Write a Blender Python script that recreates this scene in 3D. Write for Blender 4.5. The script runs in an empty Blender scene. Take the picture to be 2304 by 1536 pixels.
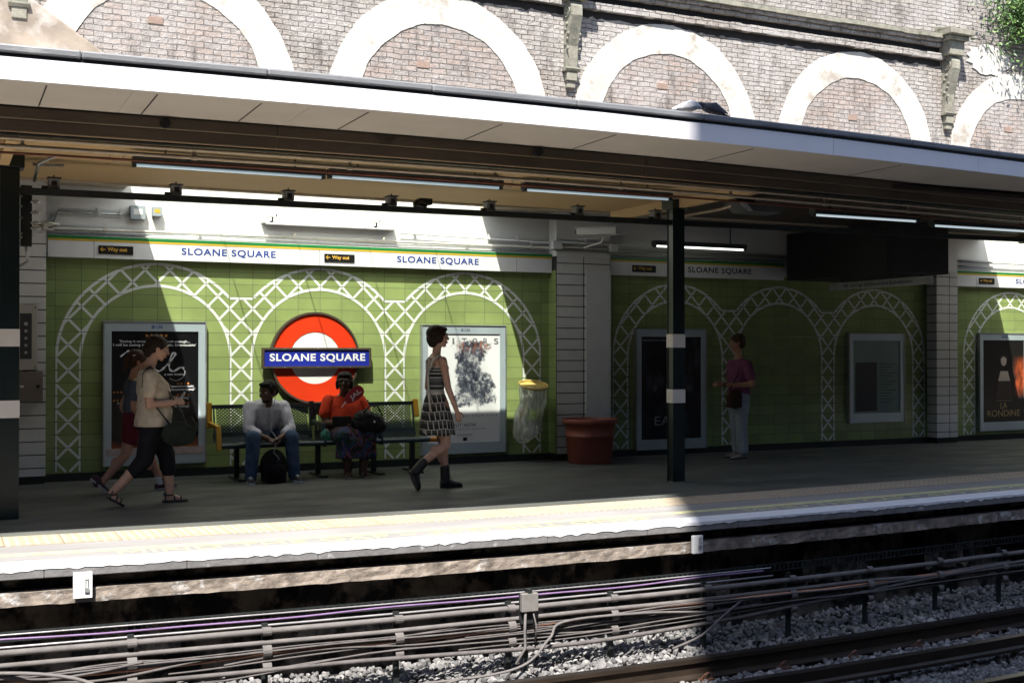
import bpy, bmesh, math, random
import numpy as np
from mathutils import Vector, Matrix
R = math.radians
random.seed(7); rng = np.random.default_rng(7)
sc = bpy.context.scene; COL = sc.collection

# ------------------------------------------------------------------ camera, sky, sun, exposure
FPX, SN, CS, HOR, EYE = 2660.0, 0.4337, 0.9011, 790.0, 1.4
cam = bpy.data.cameras.new('camera'); camo = bpy.data.objects.new('camera', cam); COL.objects.link(camo)
cam.sensor_width = 36; cam.lens = 36 * FPX / 2304; cam.clip_start = .05; cam.clip_end = 3000
camo.location = (0, 0, EYE); camo.rotation_euler = (R(90 + 0.474), 0, -math.atan2(SN, CS))
sc.camera = camo
SUN_D = Vector((.47, .88, -1.55)).normalized()          # direction the light travels
EL = math.asin(-SUN_D.z)
w = bpy.data.worlds.new('World'); sc.world = w; w.use_nodes = True
nt = w.node_tree; nt.nodes.clear()
sky = nt.nodes.new('ShaderNodeTexSky'); sky.sky_type = 'NISHITA'; sky.sun_disc = False
sky.sun_elevation = EL; sky.sun_rotation = math.atan2(-SUN_D.x, -SUN_D.y) % (2 * math.pi)
bg = nt.nodes.new('ShaderNodeBackground'); bg.inputs[1].default_value = .11
wo = nt.nodes.new('ShaderNodeOutputWorld'); nt.links.new(sky.outputs[0], bg.inputs[0]); nt.links.new(bg.outputs[0], wo.inputs[0])
sl = bpy.data.lights.new('sun', 'SUN'); sl.energy = 5; sl.angle = R(.6); sl.color = (1, .955, .89)
so = bpy.data.objects.new('sun', sl); COL.objects.link(so)
so.rotation_euler = SUN_D.to_track_quat('-Z', 'Y').to_euler(); so.location = (-6, -10, 25)
sc.view_settings.view_transform = 'Standard'; sc.view_settings.look = 'None'
sc.view_settings.exposure = 1.4; sc.view_settings.gamma = 1
sc.render.resolution_x = 1024; sc.render.resolution_y = 682
sc.cycles.max_bounces = 7; sc.cycles.diffuse_bounces = 1; sc.cycles.transparent_max_bounces = 16
sc.cycles.use_denoising = True; sc.cycles.caustics_reflective = True; sc.cycles.caustics_refractive = False
sc.cycles.sample_clamp_indirect = 4; sc.cycles.blur_glossy = .6

# ------------------------------------------------------------------ surveying: photo pixel -> place
def W(x, y, Y):                                         # point of the upright plane at distance Y
    u = (x - 1152) / FPX; Z = Y / (CS - u * SN)
    return Vector((Z * (SN + u * CS), Y, EYE + (HOR - y) * Z / FPX))
def WX(x, Y): return W(x, 790, Y).x
def WZ(x, y, Y): return W(x, y, Y).z
def G(x, y, z=0.0):                                     # point of the level plane at height z
    Z = (EYE - z) * FPX / (y - HOR); u = (x - 1152) / FPX
    return Vector((Z * (SN + u * CS), Z * (CS - u * SN), z))

# ------------------------------------------------------------------ materials
def nd(t, k, **kw):
    n = t.nodes.new(k)
    for a, b in kw.items(): setattr(n, a, b)
    return n
def new_mat(name):
    m = bpy.data.materials.new(name); m.use_nodes = True; t = m.node_tree
    return m, t, t.nodes['Principled BSDF'], t.nodes['Material Output']
def c4(c): return (c[0], c[1], c[2], 1)
def mixc(t, fac, a, b, mode='MIX'):
    n = nd(t, 'ShaderNodeMix', data_type='RGBA', blend_type=mode); n.clamp_factor = True
    for s, v in ((n.inputs[0], fac), (n.inputs[6], a), (n.inputs[7], b)):
        if hasattr(v, 'is_linked'): t.links.new(v, s)
        elif isinstance(v, (int, float)): s.default_value = v
        else: s.default_value = c4(v)
    return n.outputs[2]
def math_(t, op, a, b=None, c=None):
    n = nd(t, 'ShaderNodeMath', operation=op)
    for s, v in zip(n.inputs, (a, b, c)):
        if v is None: continue
        if hasattr(v, 'is_linked'): t.links.new(v, s)
        else: s.default_value = v
    return n.outputs[0]
def pos(t): return nd(t, 'ShaderNodeNewGeometry').outputs['Position']
def noise(t, vec, scale, detail=4, rough=.55, dist=0):
    n = nd(t, 'ShaderNodeTexNoise'); t.links.new(vec, n.inputs['Vector'])
    n.inputs['Scale'].default_value = scale; n.inputs['Detail'].default_value = detail
    n.inputs['Roughness'].default_value = rough; n.inputs['Distortion'].default_value = dist
    return n.outputs['Fac']
def ramp(t, fac, stops, const=False):
    n = nd(t, 'ShaderNodeValToRGB'); t.links.new(fac, n.inputs[0]); cr = n.color_ramp
    if const: cr.interpolation = 'CONSTANT'
    while len(cr.elements) < len(stops): cr.elements.new(.5)
    for e, (p, c) in zip(cr.elements, stops):
        e.position = p; e.color = c4(c) if not isinstance(c, (int, float)) else (c, c, c, 1)
    return n.outputs[0]
def bump(t, bs, h, strength=.3, dist=.01, prev=None):
    b = nd(t, 'ShaderNodeBump'); b.inputs['Strength'].default_value = strength; b.inputs['Distance'].default_value = dist
    t.links.new(h, b.inputs['Height'])
    if prev is not None: t.links.new(prev, b.inputs['Normal'])
    t.links.new(b.outputs[0], bs.inputs['Normal']); return b.outputs[0]
def mapv(t, vec, scale=(1, 1, 1), loc=(0, 0, 0), rot=(0, 0, 0)):
    n = nd(t, 'ShaderNodeMapping'); t.links.new(vec, n.inputs[0])
    n.inputs['Location'].default_value = loc; n.inputs['Rotation'].default_value = rot; n.inputs['Scale'].default_value = scale
    return n.outputs[0]
def xz(t):                                              # (X, Z, 0) of the surface point
    s = nd(t, 'ShaderNodeSeparateXYZ'); t.links.new(pos(t), s.inputs[0])
    c = nd(t, 'ShaderNodeCombineXYZ'); t.links.new(s.outputs[0], c.inputs[0]); t.links.new(s.outputs[2], c.inputs[1])
    return c.outputs[0], s
MATS = {}
def mk(name, col, rough=.6, metal=0, var=.18, vs=6, bmp=.15, bs_=60, col2=None, cover=.5, stretch=(1, 1, 1), spec=None):
    if name in MATS: return MATS[name]
    m, t, b, o = new_mat(name); p = mapv(t, pos(t), stretch)
    n1 = noise(t, p, vs, 5)
    lo = tuple(x * (1 - var) for x in col); hi = tuple(min(1, x * (1 + var)) for x in col)
    cc = ramp(t, n1, [(.3, lo), (.7, hi)])
    if col2 is not None:
        n2 = noise(t, p, vs * .7 + 1.3, 8, .65)
        f = ramp(t, n2, [(cover, 0), (min(.99, cover + .12), 1)])
        cc = mixc(t, f, cc, col2)
    t.links.new(cc, b.inputs['Base Color'])
    b.inputs['Roughness'].default_value = rough; b.inputs['Metallic'].default_value = metal
    if spec is not None: b.inputs['Specular IOR Level'].default_value = spec
    if bmp: bump(t, b, noise(t, p, bs_, 3), bmp, .01)
    MATS[name] = m; return m
def tile_mat(name, col, x0=0., z0=0., tw=.267, th=.139, rough=.22, grout=(.05, .05, .045), var=.1, gs=.0035):
    m, t, b, o = new_mat(name); v, s = xz(t)
    br = nd(t, 'ShaderNodeTexBrick', offset=0, squash=1); t.links.new(mapv(t, v, loc=(-x0, -z0, 0)), br.inputs['Vector'])
    br.inputs['Scale'].default_value = 1; br.inputs['Mortar Size'].default_value = gs; br.inputs['Mortar Smooth'].default_value = .1
    br.inputs['Brick Width'].default_value = tw; br.inputs['Row Height'].default_value = th; br.inputs['Bias'].default_value = 0
    br.inputs['Color1'].default_value = c4([x * (1 - var) for x in col]); br.inputs['Color2'].default_value = c4([min(1, x * (1 + var)) for x in col])
    br.inputs['Mortar'].default_value = c4(grout)
    dirt = ramp(t, noise(t, pos(t), 2.2, 6, .7), [(.35, 1.), (.75, .8)])
    t.links.new(mixc(t, 1., br.outputs[0], dirt, 'MULTIPLY'), b.inputs['Base Color'])
    r_ = math_(t, 'MULTIPLY_ADD', br.outputs['Fac'], .5, rough); t.links.new(r_, b.inputs['Roughness'])
    h = math_(t, 'SUBTRACT', 1, br.outputs['Fac']); h2 = math_(t, 'ADD', h, math_(t, 'MULTIPLY', noise(t, pos(t), 7, 2), .25))
    bump(t, b, h2, .35, .004); MATS[name] = m; return m
def brick_mat(name, c1, c2, mortar, white, wcover=.55, rw=.19, rh=.062):
    m, t, b, o = new_mat(name); v, s = xz(t)
    wob = nd(t, 'ShaderNodeTexNoise'); t.links.new(pos(t), wob.inputs['Vector']); wob.inputs['Scale'].default_value = 4.5; wob.inputs['Detail'].default_value = 4
    off = nd(t, 'ShaderNodeVectorMath', operation='SCALE'); t.links.new(wob.outputs['Color'], off.inputs[0]); off.inputs['Scale'].default_value = .04
    add = nd(t, 'ShaderNodeVectorMath', operation='ADD'); t.links.new(v, add.inputs[0]); t.links.new(off.outputs[0], add.inputs[1])
    br = nd(t, 'ShaderNodeTexBrick', offset=.5, offset_frequency=2); t.links.new(add.outputs[0], br.inputs['Vector'])
    for k, q in (('Scale', 1), ('Mortar Size', .006), ('Mortar Smooth', .3), ('Brick Width', rw), ('Row Height', rh), ('Bias', 0)): br.inputs[k].default_value = q
    br.inputs['Color1'].default_value = c4(c1); br.inputs['Color2'].default_value = c4(c2); br.inputs['Mortar'].default_value = c4(mortar)
    big = noise(t, pos(t), .9, 7, .7); mid = noise(t, pos(t), 14, 6, .75)
    cc = mixc(t, ramp(t, big, [(wcover, 0), (wcover + .22, .8)]), br.outputs[0], white)
    cc = mixc(t, ramp(t, mid, [(.50, 0), (.66, .8)]), cc, white)                      # lime bloom on the faces
    fine = noise(t, pos(t), 55, 5, .7); cc = mixc(t, ramp(t, fine, [(.56, 0), (.66, .7)]), cc, [min(1, x * 1.25) for x in white])
    dk = noise(t, mapv(t, pos(t), (1, 1, .35)), 5, 6, .7)
    cc = mixc(t, ramp(t, dk, [(.52, 0), (.68, .65)]), cc, (.075, .062, .055))              # soot patches
    cc = mixc(t, math_(t, 'MULTIPLY', br.outputs['Fac'], ramp(t, noise(t, pos(t), 7, 4, .6), [(.35, .05), (.65, .9)])), cc, mortar)
    cc = mixc(t, ramp(t, noise(t, pos(t), 26, 5, .8), [(.62, 0), (.70, .8)]), cc, (.035, .03, .03))
    t.links.new(cc, b.inputs['Base Color']); b.inputs['Roughness'].default_value = .9
    h = math_(t, 'ADD', math_(t, 'MULTIPLY', math_(t, 'SUBTRACT', 1, br.outputs['Fac']), 1.1), math_(t, 'MULTIPLY', mid, 1.1))
    bump(t, b, h, 1., .03); MATS[name] = m; return m
def zstripe_mat(name, stops, z0, z1, rough=.85):
    m, t, b, o = new_mat(name); s = nd(t, 'ShaderNodeSeparateXYZ'); t.links.new(pos(t), s.inputs[0])
    f = math_(t, 'DIVIDE', math_(t, 'SUBTRACT', s.outputs[2], z0), z1 - z0)
    t.links.new(ramp(t, f, stops, True), b.inputs['Base Color']); b.inputs['Roughness'].default_value = rough
    bump(t, b, noise(t, pos(t), 120, 2), .2, .004); return m
def cloth(name, col, var=.15, bmp=.5, rough=.9, folds=9):
    m, t, b, o = new_mat(name); p = pos(t)
    t.links.new(ramp(t, noise(t, p, 14, 3), [(.3, [x * (1 - var) for x in col]), (.7, [min(1, x * (1 + var)) for x in col])]), b.inputs['Base Color'])
    b.inputs['Roughness'].default_value = rough; b.inputs['Specular IOR Level'].default_value = .2
    h = math_(t, 'ADD', noise(t, mapv(t, p, (1, 1, .7), (0, 0, 0), (.3, .2, .4)), folds, 2, .5, .35), math_(t, 'MULTIPLY', noise(t, p, 140, 2), .08)); bump(t, b, h, bmp, .04); return m
def emis(name, col, st):
    m, t, b, o = new_mat(name); b.inputs['Base Color'].default_value = c4(col); b.inputs['Emission Color'].default_value = c4(col); b.inputs['Emission Strength'].default_value = st; return m
def flat(name, col, rough=.5, metal=0):
    if name in MATS: return MATS[name]
    return mk(name, col, rough, metal, var=.05, vs=5, bmp=.05)
def skin_mat(name, col):
    m, t, b, o = new_mat(name); p = pos(t)
    t.links.new(ramp(t, noise(t, p, 18, 3), [(.3, [x * .88 for x in col]), (.7, [min(1, x * 1.1) for x in col])]), b.inputs['Base Color'])
    b.inputs['Roughness'].default_value = .5; b.inputs['Subsurface Weight'].default_value = .08; b.inputs['Subsurface Radius'].default_value = (.02, .008, .004)
    bump(t, b, noise(t, p, 90, 2), .08, .004); return m

# ------------------------------------------------------------------ mesh building
ORG = {}
def tag(o, label=None, cat=None, group=None, kind=None):
    if label: o['label'] = label
    if cat: o['category'] = cat
    if group: o['group'] = group
    if kind: o['kind'] = kind
    return o
def thing(name, loc, label, cat, group=None):
    e = bpy.data.objects.new(name, None); COL.objects.link(e); e.location = loc; e.empty_display_size = .1
    ORG[e.name] = Vector(loc); return tag(e, label, cat, group)
BEND = False                                            # the platform edge and the track lie on a slight curve
def curve(x): return .6 * (1 - np.exp(-((x - 4.8) / 7.) ** 2)) - .12
def link(name, me, mat, parent=None, shear=False):
    org = ORG[parent.name] if parent is not None else Vector((0, 0, 0))
    def get():
        co = np.empty(len(me.vertices) * 3); me.vertices.foreach_get('co', co); return co.reshape(-1, 3)
    co = get()
    if (shear or BEND) and len(co):
        x0, x1 = co[:, 0].min(), co[:, 0].max()
        if x1 - x0 > 1.5 and len(co) < 4000 and not name.startswith('lettering'):
            bm = bmesh.new(); bm.from_mesh(me)
            for x in np.arange(max(x0, -14) + .5, min(x1, 26), .8):
                bmesh.ops.bisect_plane(bm, geom=bm.verts[:] + bm.edges[:] + bm.faces[:], plane_co=(x, 0, 0), plane_no=(1, 0, 0), dist=1e-5)
            bm.to_mesh(me); bm.free(); co = get()
        co[:, 1] += curve(co[:, 0])
        if shear: co[:, 1] += .02 * (np.clip(co[:, 0], -5, 16) - 4)
    o = bpy.data.objects.new(name, me)
    if parent is None:
        lo = co.min(0); hi = co.max(0); org = Vector(((lo[0] + hi[0]) / 2, (lo[1] + hi[1]) / 2, lo[2])); o.location = org
    co -= np.array(org)[None, :]; me.vertices.foreach_set('co', co.ravel()); me.update()
    for mm in (mat if isinstance(mat, (list, tuple)) else [mat]): me.materials.append(mm)
    COL.objects.link(o)
    if parent is not None: o.parent = parent
    ORG[o.name] = Vector(org); return o
def frame(d):
    d = Vector(d).normalized(); a = Vector((0, 0, 1)) if abs(d.z) < .95 else Vector((1, 0, 0))
    s = d.cross(a).normalized(); return s, s.cross(d).normalized()
class MB:
    def __init__(s): s.v = []; s.f = []; s.mi = []; s.cur = 0; s.log = []
    def add(s, vs, fs):
        s.log.append((list(vs), list(fs))); k = len(s.v); s.v += [tuple(v) for v in vs]; s.f += [tuple(i + k for i in f) for f in fs]; s.mi += [s.cur] * len(fs); return s
    def box(s, x0, x1, y0, y1, z0, z1):
        if x0 > x1: x0, x1 = x1, x0
        if y0 > y1: y0, y1 = y1, y0
        if z0 > z1: z0, z1 = z1, z0
        return s.add([(x0, y0, z0), (x1, y0, z0), (x1, y1, z0), (x0, y1, z0), (x0, y0, z1), (x1, y0, z1), (x1, y1, z1), (x0, y1, z1)],
                     [(3, 2, 1, 0), (4, 5, 6, 7), (0, 1, 5, 4), (1, 2, 6, 5), (2, 3, 7, 6), (3, 0, 4, 7)])
    def bar(s, p, q, wd, ht):                           # a rectangular bar from p to q
        p, q = Vector(p), Vector(q); a, b = frame(q - p); vs = []
        for c in (p, q):
            for i, j in ((-1, -1), (1, -1), (1, 1), (-1, 1)): vs.append(c + a * i * wd / 2 + b * j * ht / 2)
        return s.add(vs, [(3, 2, 1, 0), (4, 5, 6, 7), (0, 1, 5, 4), (1, 2, 6, 5), (2, 3, 7, 6), (3, 0, 4, 7)])
    def tube(s, path, r, n=8, cap=True):
        P = [Vector(p) for p in path]; m = len(P); vs = []
        rr = r if isinstance(r, (list, tuple)) else [r] * m
        a0 = None
        for i, p in enumerate(P):
            d = (P[min(i + 1, m - 1)] - P[max(i - 1, 0)]).normalized()
            if a0 is None: a0, _ = frame(d)
            a = (a0 - d * a0.dot(d)).normalized(); b = d.cross(a); a0 = a
            for k in range(n):
                t = 2 * math.pi * k / n; vs.append(p + (a * math.cos(t) + b * math.sin(t)) * rr[i])
        fs = [(i * n + k, i * n + (k + 1) % n, (i + 1) * n + (k + 1) % n, (i + 1) * n + k) for i in range(m - 1) for k in range(n)]
        if cap: fs += [tuple(range(n - 1, -1, -1)), tuple((m - 1) * n + k for k in range(n))]
        return s.add(vs, fs)
    def lathe(s, prof, cx, cy, n=32):
        vs = [(cx + r * math.cos(2 * math.pi * k / n), cy + r * math.sin(2 * math.pi * k / n), z) for r, z in prof for k in range(n)]
        fs = [(i * n + k, i * n + (k + 1) % n, (i + 1) * n + (k + 1) % n, (i + 1) * n + k) for i in range(len(prof) - 1) for k in range(n)]
        return s.add(vs, fs)
    def prism(s, pts, y0, y1):                          # polygon in X,Z pushed from y0 (front) to y1
        n = len(pts); vs = [(x, y0, z) for x, z in pts] + [(x, y1, z) for x, z in pts]
        return s.add(vs, [tuple(range(n)), tuple(range(2 * n - 1, n - 1, -1))] + [(i, n + i, n + (i + 1) % n, (i + 1) % n) for i in range(n)])
    def prof_x(s, pts, x0, x1):                         # profile in Y,Z run along X
        n = len(pts); vs = [(x0, y, z) for y, z in pts] + [(x1, y, z) for y, z in pts]
        return s.add(vs, [tuple(range(n - 1, -1, -1)), tuple(range(n, 2 * n))] + [(i, (i + 1) % n, n + (i + 1) % n, n + i) for i in range(n)])
    def ring(s, cx, cz, r0, r1, a0, a1, y0, y1, n=48):  # part ring in the X,Z plane
        for k in range(n):
            t0 = a0 + (a1 - a0) * k / n; t1 = a0 + (a1 - a0) * (k + 1) / n
            q = [(cx + r * math.cos(t), cz + r * math.sin(t)) for r, t in ((r0, t0), (r1, t0), (r1, t1), (r0, t1))]
            s.prism(q, y0, y1)
        return s
    def disc(s, cx, cz, r, y, n=32, rz=None):
        rz = rz or r
        return s.add([(cx + r * math.cos(2 * math.pi * k / n), y, cz + rz * math.sin(2 * math.pi * k / n)) for k in range(n)], [tuple(range(n))])
    def ell(s, c, r, rot=None, n=14, m=9):
        vs = []; c = Vector(c)
        for i in range(m + 1):
            ph = math.pi * i / m
            for k in range(n):
                t = 2 * math.pi * k / n; v = Vector((r[0] * math.sin(ph) * math.cos(t), r[1] * math.sin(ph) * math.sin(t), r[2] * math.cos(ph)))
                vs.append(c + (rot @ v if rot is not None else v))
        return s.add(vs, [(i * n + k, i * n + (k + 1) % n, (i + 1) * n + (k + 1) % n, (i + 1) * n + k) for i in range(m) for k in range(n)])
    def mesh(s, name, bevel=0, smooth=False, weld=True):
        me = bpy.data.meshes.new(name); me.from_pydata(s.v, [], s.f); me.update()
        if len(set(s.mi)) > 1: me.polygons.foreach_set('material_index', s.mi)
        bm = bmesh.new(); bm.from_mesh(me)
        if weld: bmesh.ops.remove_doubles(bm, verts=bm.verts, dist=1e-5)
        bmesh.ops.recalc_face_normals(bm, faces=bm.faces)
        if bevel:
            es = [e for e in bm.edges if len(e.link_faces) == 2 and e.calc_face_angle(0) > .6]
            if es: bmesh.ops.bevel(bm, geom=es, offset=bevel, segments=2, profile=.5, affect='EDGES', clamp_overlap=True)
        bm.to_mesh(me); bm.free()
        if smooth: me.polygons.foreach_set('use_smooth', [True] * len(me.polygons))
        return me
    def build(s, name, mat, parent=None, bevel=0, smooth=False, shear=False, weld=True):
        return link(name, s.mesh(name, bevel, smooth, weld), mat, parent, shear)

def parts(m, name, mat, parent, per=1, **kw):           # every piece (or every few pieces) an object of its own
    for i in range(0, len(m.log), per):
        q = MB()
        for vs, fs in m.log[i:i + per]: q.add(vs, fs)
        q.build(name, mat, parent, **kw)
# writing: built-in font turned into mesh and fitted to a box, facing -Y (towards the track)
def text_mesh(st, bold=0.0, spacing=1.0):
    cu = bpy.data.curves.new('writing', 'FONT'); cu.body = st; cu.size = 1; cu.offset = bold; cu.space_character = spacing
    cu.align_x = 'CENTER'; cu.resolution_u = 6
    o = bpy.data.objects.new('writing', cu); COL.objects.link(o); dg = bpy.context.evaluated_depsgraph_get(); dg.update()
    me = bpy.data.meshes.new_from_object(o.evaluated_get(dg)); bpy.data.objects.remove(o); bpy.data.curves.remove(cu)
    n = len(me.vertices); co = np.empty(n * 3); me.vertices.foreach_get('co', co); return me, co.reshape(-1, 3)
def text(st, x0, x1, z0, z1, Y, mat, parent, name='lettering', bold=0.0, spacing=1.0, depth=0, rot=0):
    me, co = text_mesh(st, bold, spacing); lo = co.min(0); hi = co.max(0)
    a = (co[:, 0] - lo[0]) / (hi[0] - lo[0]) - .5; b = (co[:, 1] - lo[1]) / (hi[1] - lo[1]) - .5
    wx, wz = (x1 - x0), (z1 - z0); px = a * wx; pz = b * wz; cr, sr = math.cos(rot), math.sin(rot)
    out = np.zeros_like(co); out[:, 0] = (x0 + x1) / 2 + px * cr - pz * sr; out[:, 2] = (z0 + z1) / 2 + px * sr + pz * cr; out[:, 1] = Y
    me.vertices.foreach_set('co', out.ravel()); me.update(); return link(name, me, mat, parent)
def text_floor(st, x0, x1, y0, y1, z, mat, parent, flip=False, name='lettering'):
    me, co = text_mesh(st, .0); lo = co.min(0); hi = co.max(0)
    a = (co[:, 0] - lo[0]) / (hi[0] - lo[0]); b = (co[:, 1] - lo[1]) / (hi[1] - lo[1])
    if flip: a = 1 - a; b = 1 - b
    out = np.zeros_like(co); out[:, 0] = x0 + a * (x1 - x0); out[:, 1] = y0 + b * (y1 - y0); out[:, 2] = z
    me.vertices.foreach_set('co', out.ravel()); me.update(); return link(name, me, mat, parent)
# ------------------------------------------------------------------ planes of the place
YW, YP, YB, YE = 13.6, 13.4, 13.7, 8.2                  # tiled wall, pier faces, brick wall, platform edge
ZC, ZB = 3.05, -1.0                                     # ceiling, track bed
M_green = tile_mat('green_glazed_tile', (.29, .365, .13), x0=1.087, z0=.081, grout=(.10, .12, .06), gs=.0028)
M_lat = tile_mat('white_lattice_tile', (.84, .86, .80), x0=1.087, z0=.081, var=.03, grout=(.16, .18, .12))
M_white = tile_mat('white_glazed_tile', (.80, .78, .73), x0=7.08, z0=.03, tw=.4, th=.139, grout=(.02, .022, .02), var=.04, gs=.006)
M_plaster = mk('painted_plaster', (.66, .62, .52), .75, var=.08, vs=3, bmp=.3, bs_=12, col2=(.42, .36, .26), cover=.62)
M_pale = mk('pale_wall_paint', (.80, .79, .75), .6, var=.06, vs=2, bmp=.15, bs_=14, col2=(.6, .56, .47), cover=.66)
M_black = mk('black_skirting', (.012, .014, .014), .6)
M_dgreen = mk('dark_green_paint', (.003, .010, .010), .35, var=.2, bmp=.05)
M_bandw = mk('white_band_paint', (.72, .66, .6), .5, var=.05)
M_steel = mk('galvanised_steel', (.42, .43, .42), .4, .6, var=.15, vs=20)
M_dsteel = mk('dark_steel', (.02, .024, .024), .5, .2)
M_cable = mk('grey_conduit', (.115, .104, .10), .8, var=.2, vs=9, bmp=.2)
M_dirt = mk('dusty_cable', (.09, .08, .077), .8, var=.25, vs=12, bmp=.3)

# --- ground
g = MB(); g.box(-150, 170, -150, 160, ZB - .6, ZB - .06)
tag(g.build('ground', mk('track_bed_soil', (.07, .062, .058), .95, var=.4, vs=3)), kind='structure')
BEND = True
g = MB(); g.box(-40, 60, 8.05, YE + .6, ZB - .059, ZB - .03)  # near-black floor strip: darkness behind the cables put into its colour
tag(g.build('dark_void_strip', mk('void_shade', (.007, .006, .006), .95, var=.3)), kind='structure')
# --- platform
def asphalt():
    m, t, b, o = new_mat('platform_asphalt'); p_ = pos(t)
    c = ramp(t, noise(t, mapv(t, p_, (.4, 1, 1)), 1.6, 7, .65), [(.3, (.05, .054, .05)), (.5, (.078, .082, .074)), (.7, (.115, .118, .105))])
    c = mixc(t, ramp(t, noise(t, p_, 11, 5, .7), [(.58, 0), (.7, .5)]), c, (.035, .037, .035))
    vo = nd(t, 'ShaderNodeTexVoronoi'); t.links.new(p_, vo.inputs['Vector']); vo.inputs['Scale'].default_value = 2.6
    c = mixc(t, ramp(t, vo.outputs['Distance'], [(.045, .8), (.06, 0)]), c, (.17, .17, .16))
    t.links.new(c, b.inputs['Base Color']); t.links.new(ramp(t, noise(t, mapv(t, p_, (.5, 1, 1)), 2.4, 4), [(.35, .55), (.65, .9)]), b.inputs['Roughness']); bump(t, b, noise(t, p_, 110, 3), .3, .006); return m
M_asph = asphalt()
M_edge = mk('painted_edge', (.66, .66, .68), .75, var=.1, vs=12, bmp=.5, bs_=30, col2=(.33, .33, .34), cover=.68)
M_slab = mk('edge_paving', (.24, .232, .228), .8, var=.15, vs=3, bmp=.2, bs_=50, stretch=(.3, 1, 1))
p = MB(); p.box(-40, 60, YE + .26, YW + .3, -.30, 0)
BEND = False; pm = p.mesh('platform')
bm = bmesh.new(); bm.from_mesh(pm)
for x in np.arange(-12, 26, .8): bmesh.ops.bisect_plane(bm, geom=bm.verts[:] + bm.edges[:] + bm.faces[:], plane_co=(x, 0, 0), plane_no=(1, 0, 0))
for v in bm.verts:
    if v.co.y < 10: v.co.y += curve(v.co.x)
bm.to_mesh(pm); bm.free()
tag(link('platform', pm, M_asph), kind='structure'); BEND = True
p = MB()
x = -12.
while x < 40:                                           # coping stones, butted end to end
    p.box(x, x + .898, YE, YE + .26, -.075, -.008); x += .9
tag(p.build('platform_edge', mk('edge_concrete', (.15, .145, .145), .85, var=.2, vs=7, bmp=.6, bs_=24, col2=(.42, .41, .41), cover=.62), bevel=.006), kind='structure')
p = MB(); xs = np.arange(-12, 40, .05); vs = []
for x in xs: d_ = .006 + abs(random.gauss(0, .008)); vs += [(x, YE - .004, -.008 - d_), (x, YE - .004, .002), (x, YE + .258, .003)]
p.add(vs, [(3 * i + a, 3 * i + a + 1, 3 * i + a + 4, 3 * i + a + 3) for i in range(len(xs) - 1) for a in (0, 1)])
tag(p.build('platform_edge_line', M_edge), kind='structure')
p = MB(); p.box(-40, 60, YE + .258, YE + 1.42, .0005, .004)
tag(p.build('platform_edge_paving', M_slab), kind='structure')
# tactile strip with its blisters
def tact():
    m, t, b, o = new_mat('tactile_paving'); v = pos(t)
    s = nd(t, 'ShaderNodeSeparateXYZ'); t.links.new(v, s.inputs[0])
    f = []
    for k in (0, 1):
        q = math_(t, 'SUBTRACT', math_(t, 'FRACT', math_(t, 'DIVIDE', s.outputs[k], .066)), .5); f.append(math_(t, 'MULTIPLY', q, q))
    d = math_(t, 'SQRT', math_(t, 'ADD', f[0], f[1])); h = ramp(t, d, [(.2, 1.), (.33, 0.)])
    c = mixc(t, h, (.36, .285, .20), (.47, .42, .35)); c = mixc(t, ramp(t, noise(t, v, 4, 6, .7), [(.5, 0), (.75, .5)]), c, (.22, .17, .12))
    br = nd(t, 'ShaderNodeTexBrick', offset=0); t.links.new(v, br.inputs['Vector'])
    for k, q in (('Scale', 1), ('Mortar Size', .004), ('Brick Width', .4), ('Row Height', .4)): br.inputs[k].default_value = q
    c = mixc(t, math_(t, 'MULTIPLY', br.outputs['Fac'], .7), c, (.1, .08, .06))
    t.links.new(c, b.inputs['Base Color']); b.inputs['Roughness'].default_value = .8; bump(t, b, h, .6, .006); return m
p = MB(); p.box(-40, 60, YE + .92, YE + 1.38, .0045, .009)
tag(p.build('tactile_strip', tact()), kind='structure')
M_yel = mk('yellow_line_paint', (.50, .48, .26), .7, var=.15, vs=9, col2=(.2, .19, .1), cover=.66)
p = MB(); p.box(-40, 60, YE + .46, YE + .56, .0045, .0075)
tag(p.build('yellow_line', M_yel), kind='structure')
ptxt = thing('platform_lettering', (0, YE + .35, .008), 'yellow warning words painted on the paving along the white platform edge', 'floor lettering')
for x0, x1 in ((1.1, 5.3), (6.35, 10.55)):
    h = (x1 - x0) / 2
    text_floor('MIND THE GAP', x0, x0 + h * .93, YE + .29, YE + .44, .0055, M_yel, ptxt)
    d = MB(); d.box(x0 + h * .97, x0 + h * 1.03, YE + .355, YE + .375, .0045, .006); d.build('dash', M_yel, ptxt)
    text_floor('MIND THE GAP', x0 + h * 1.07, x1, YE + .29, YE + .44, .0055, M_yel, ptxt, flip=True)
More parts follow.
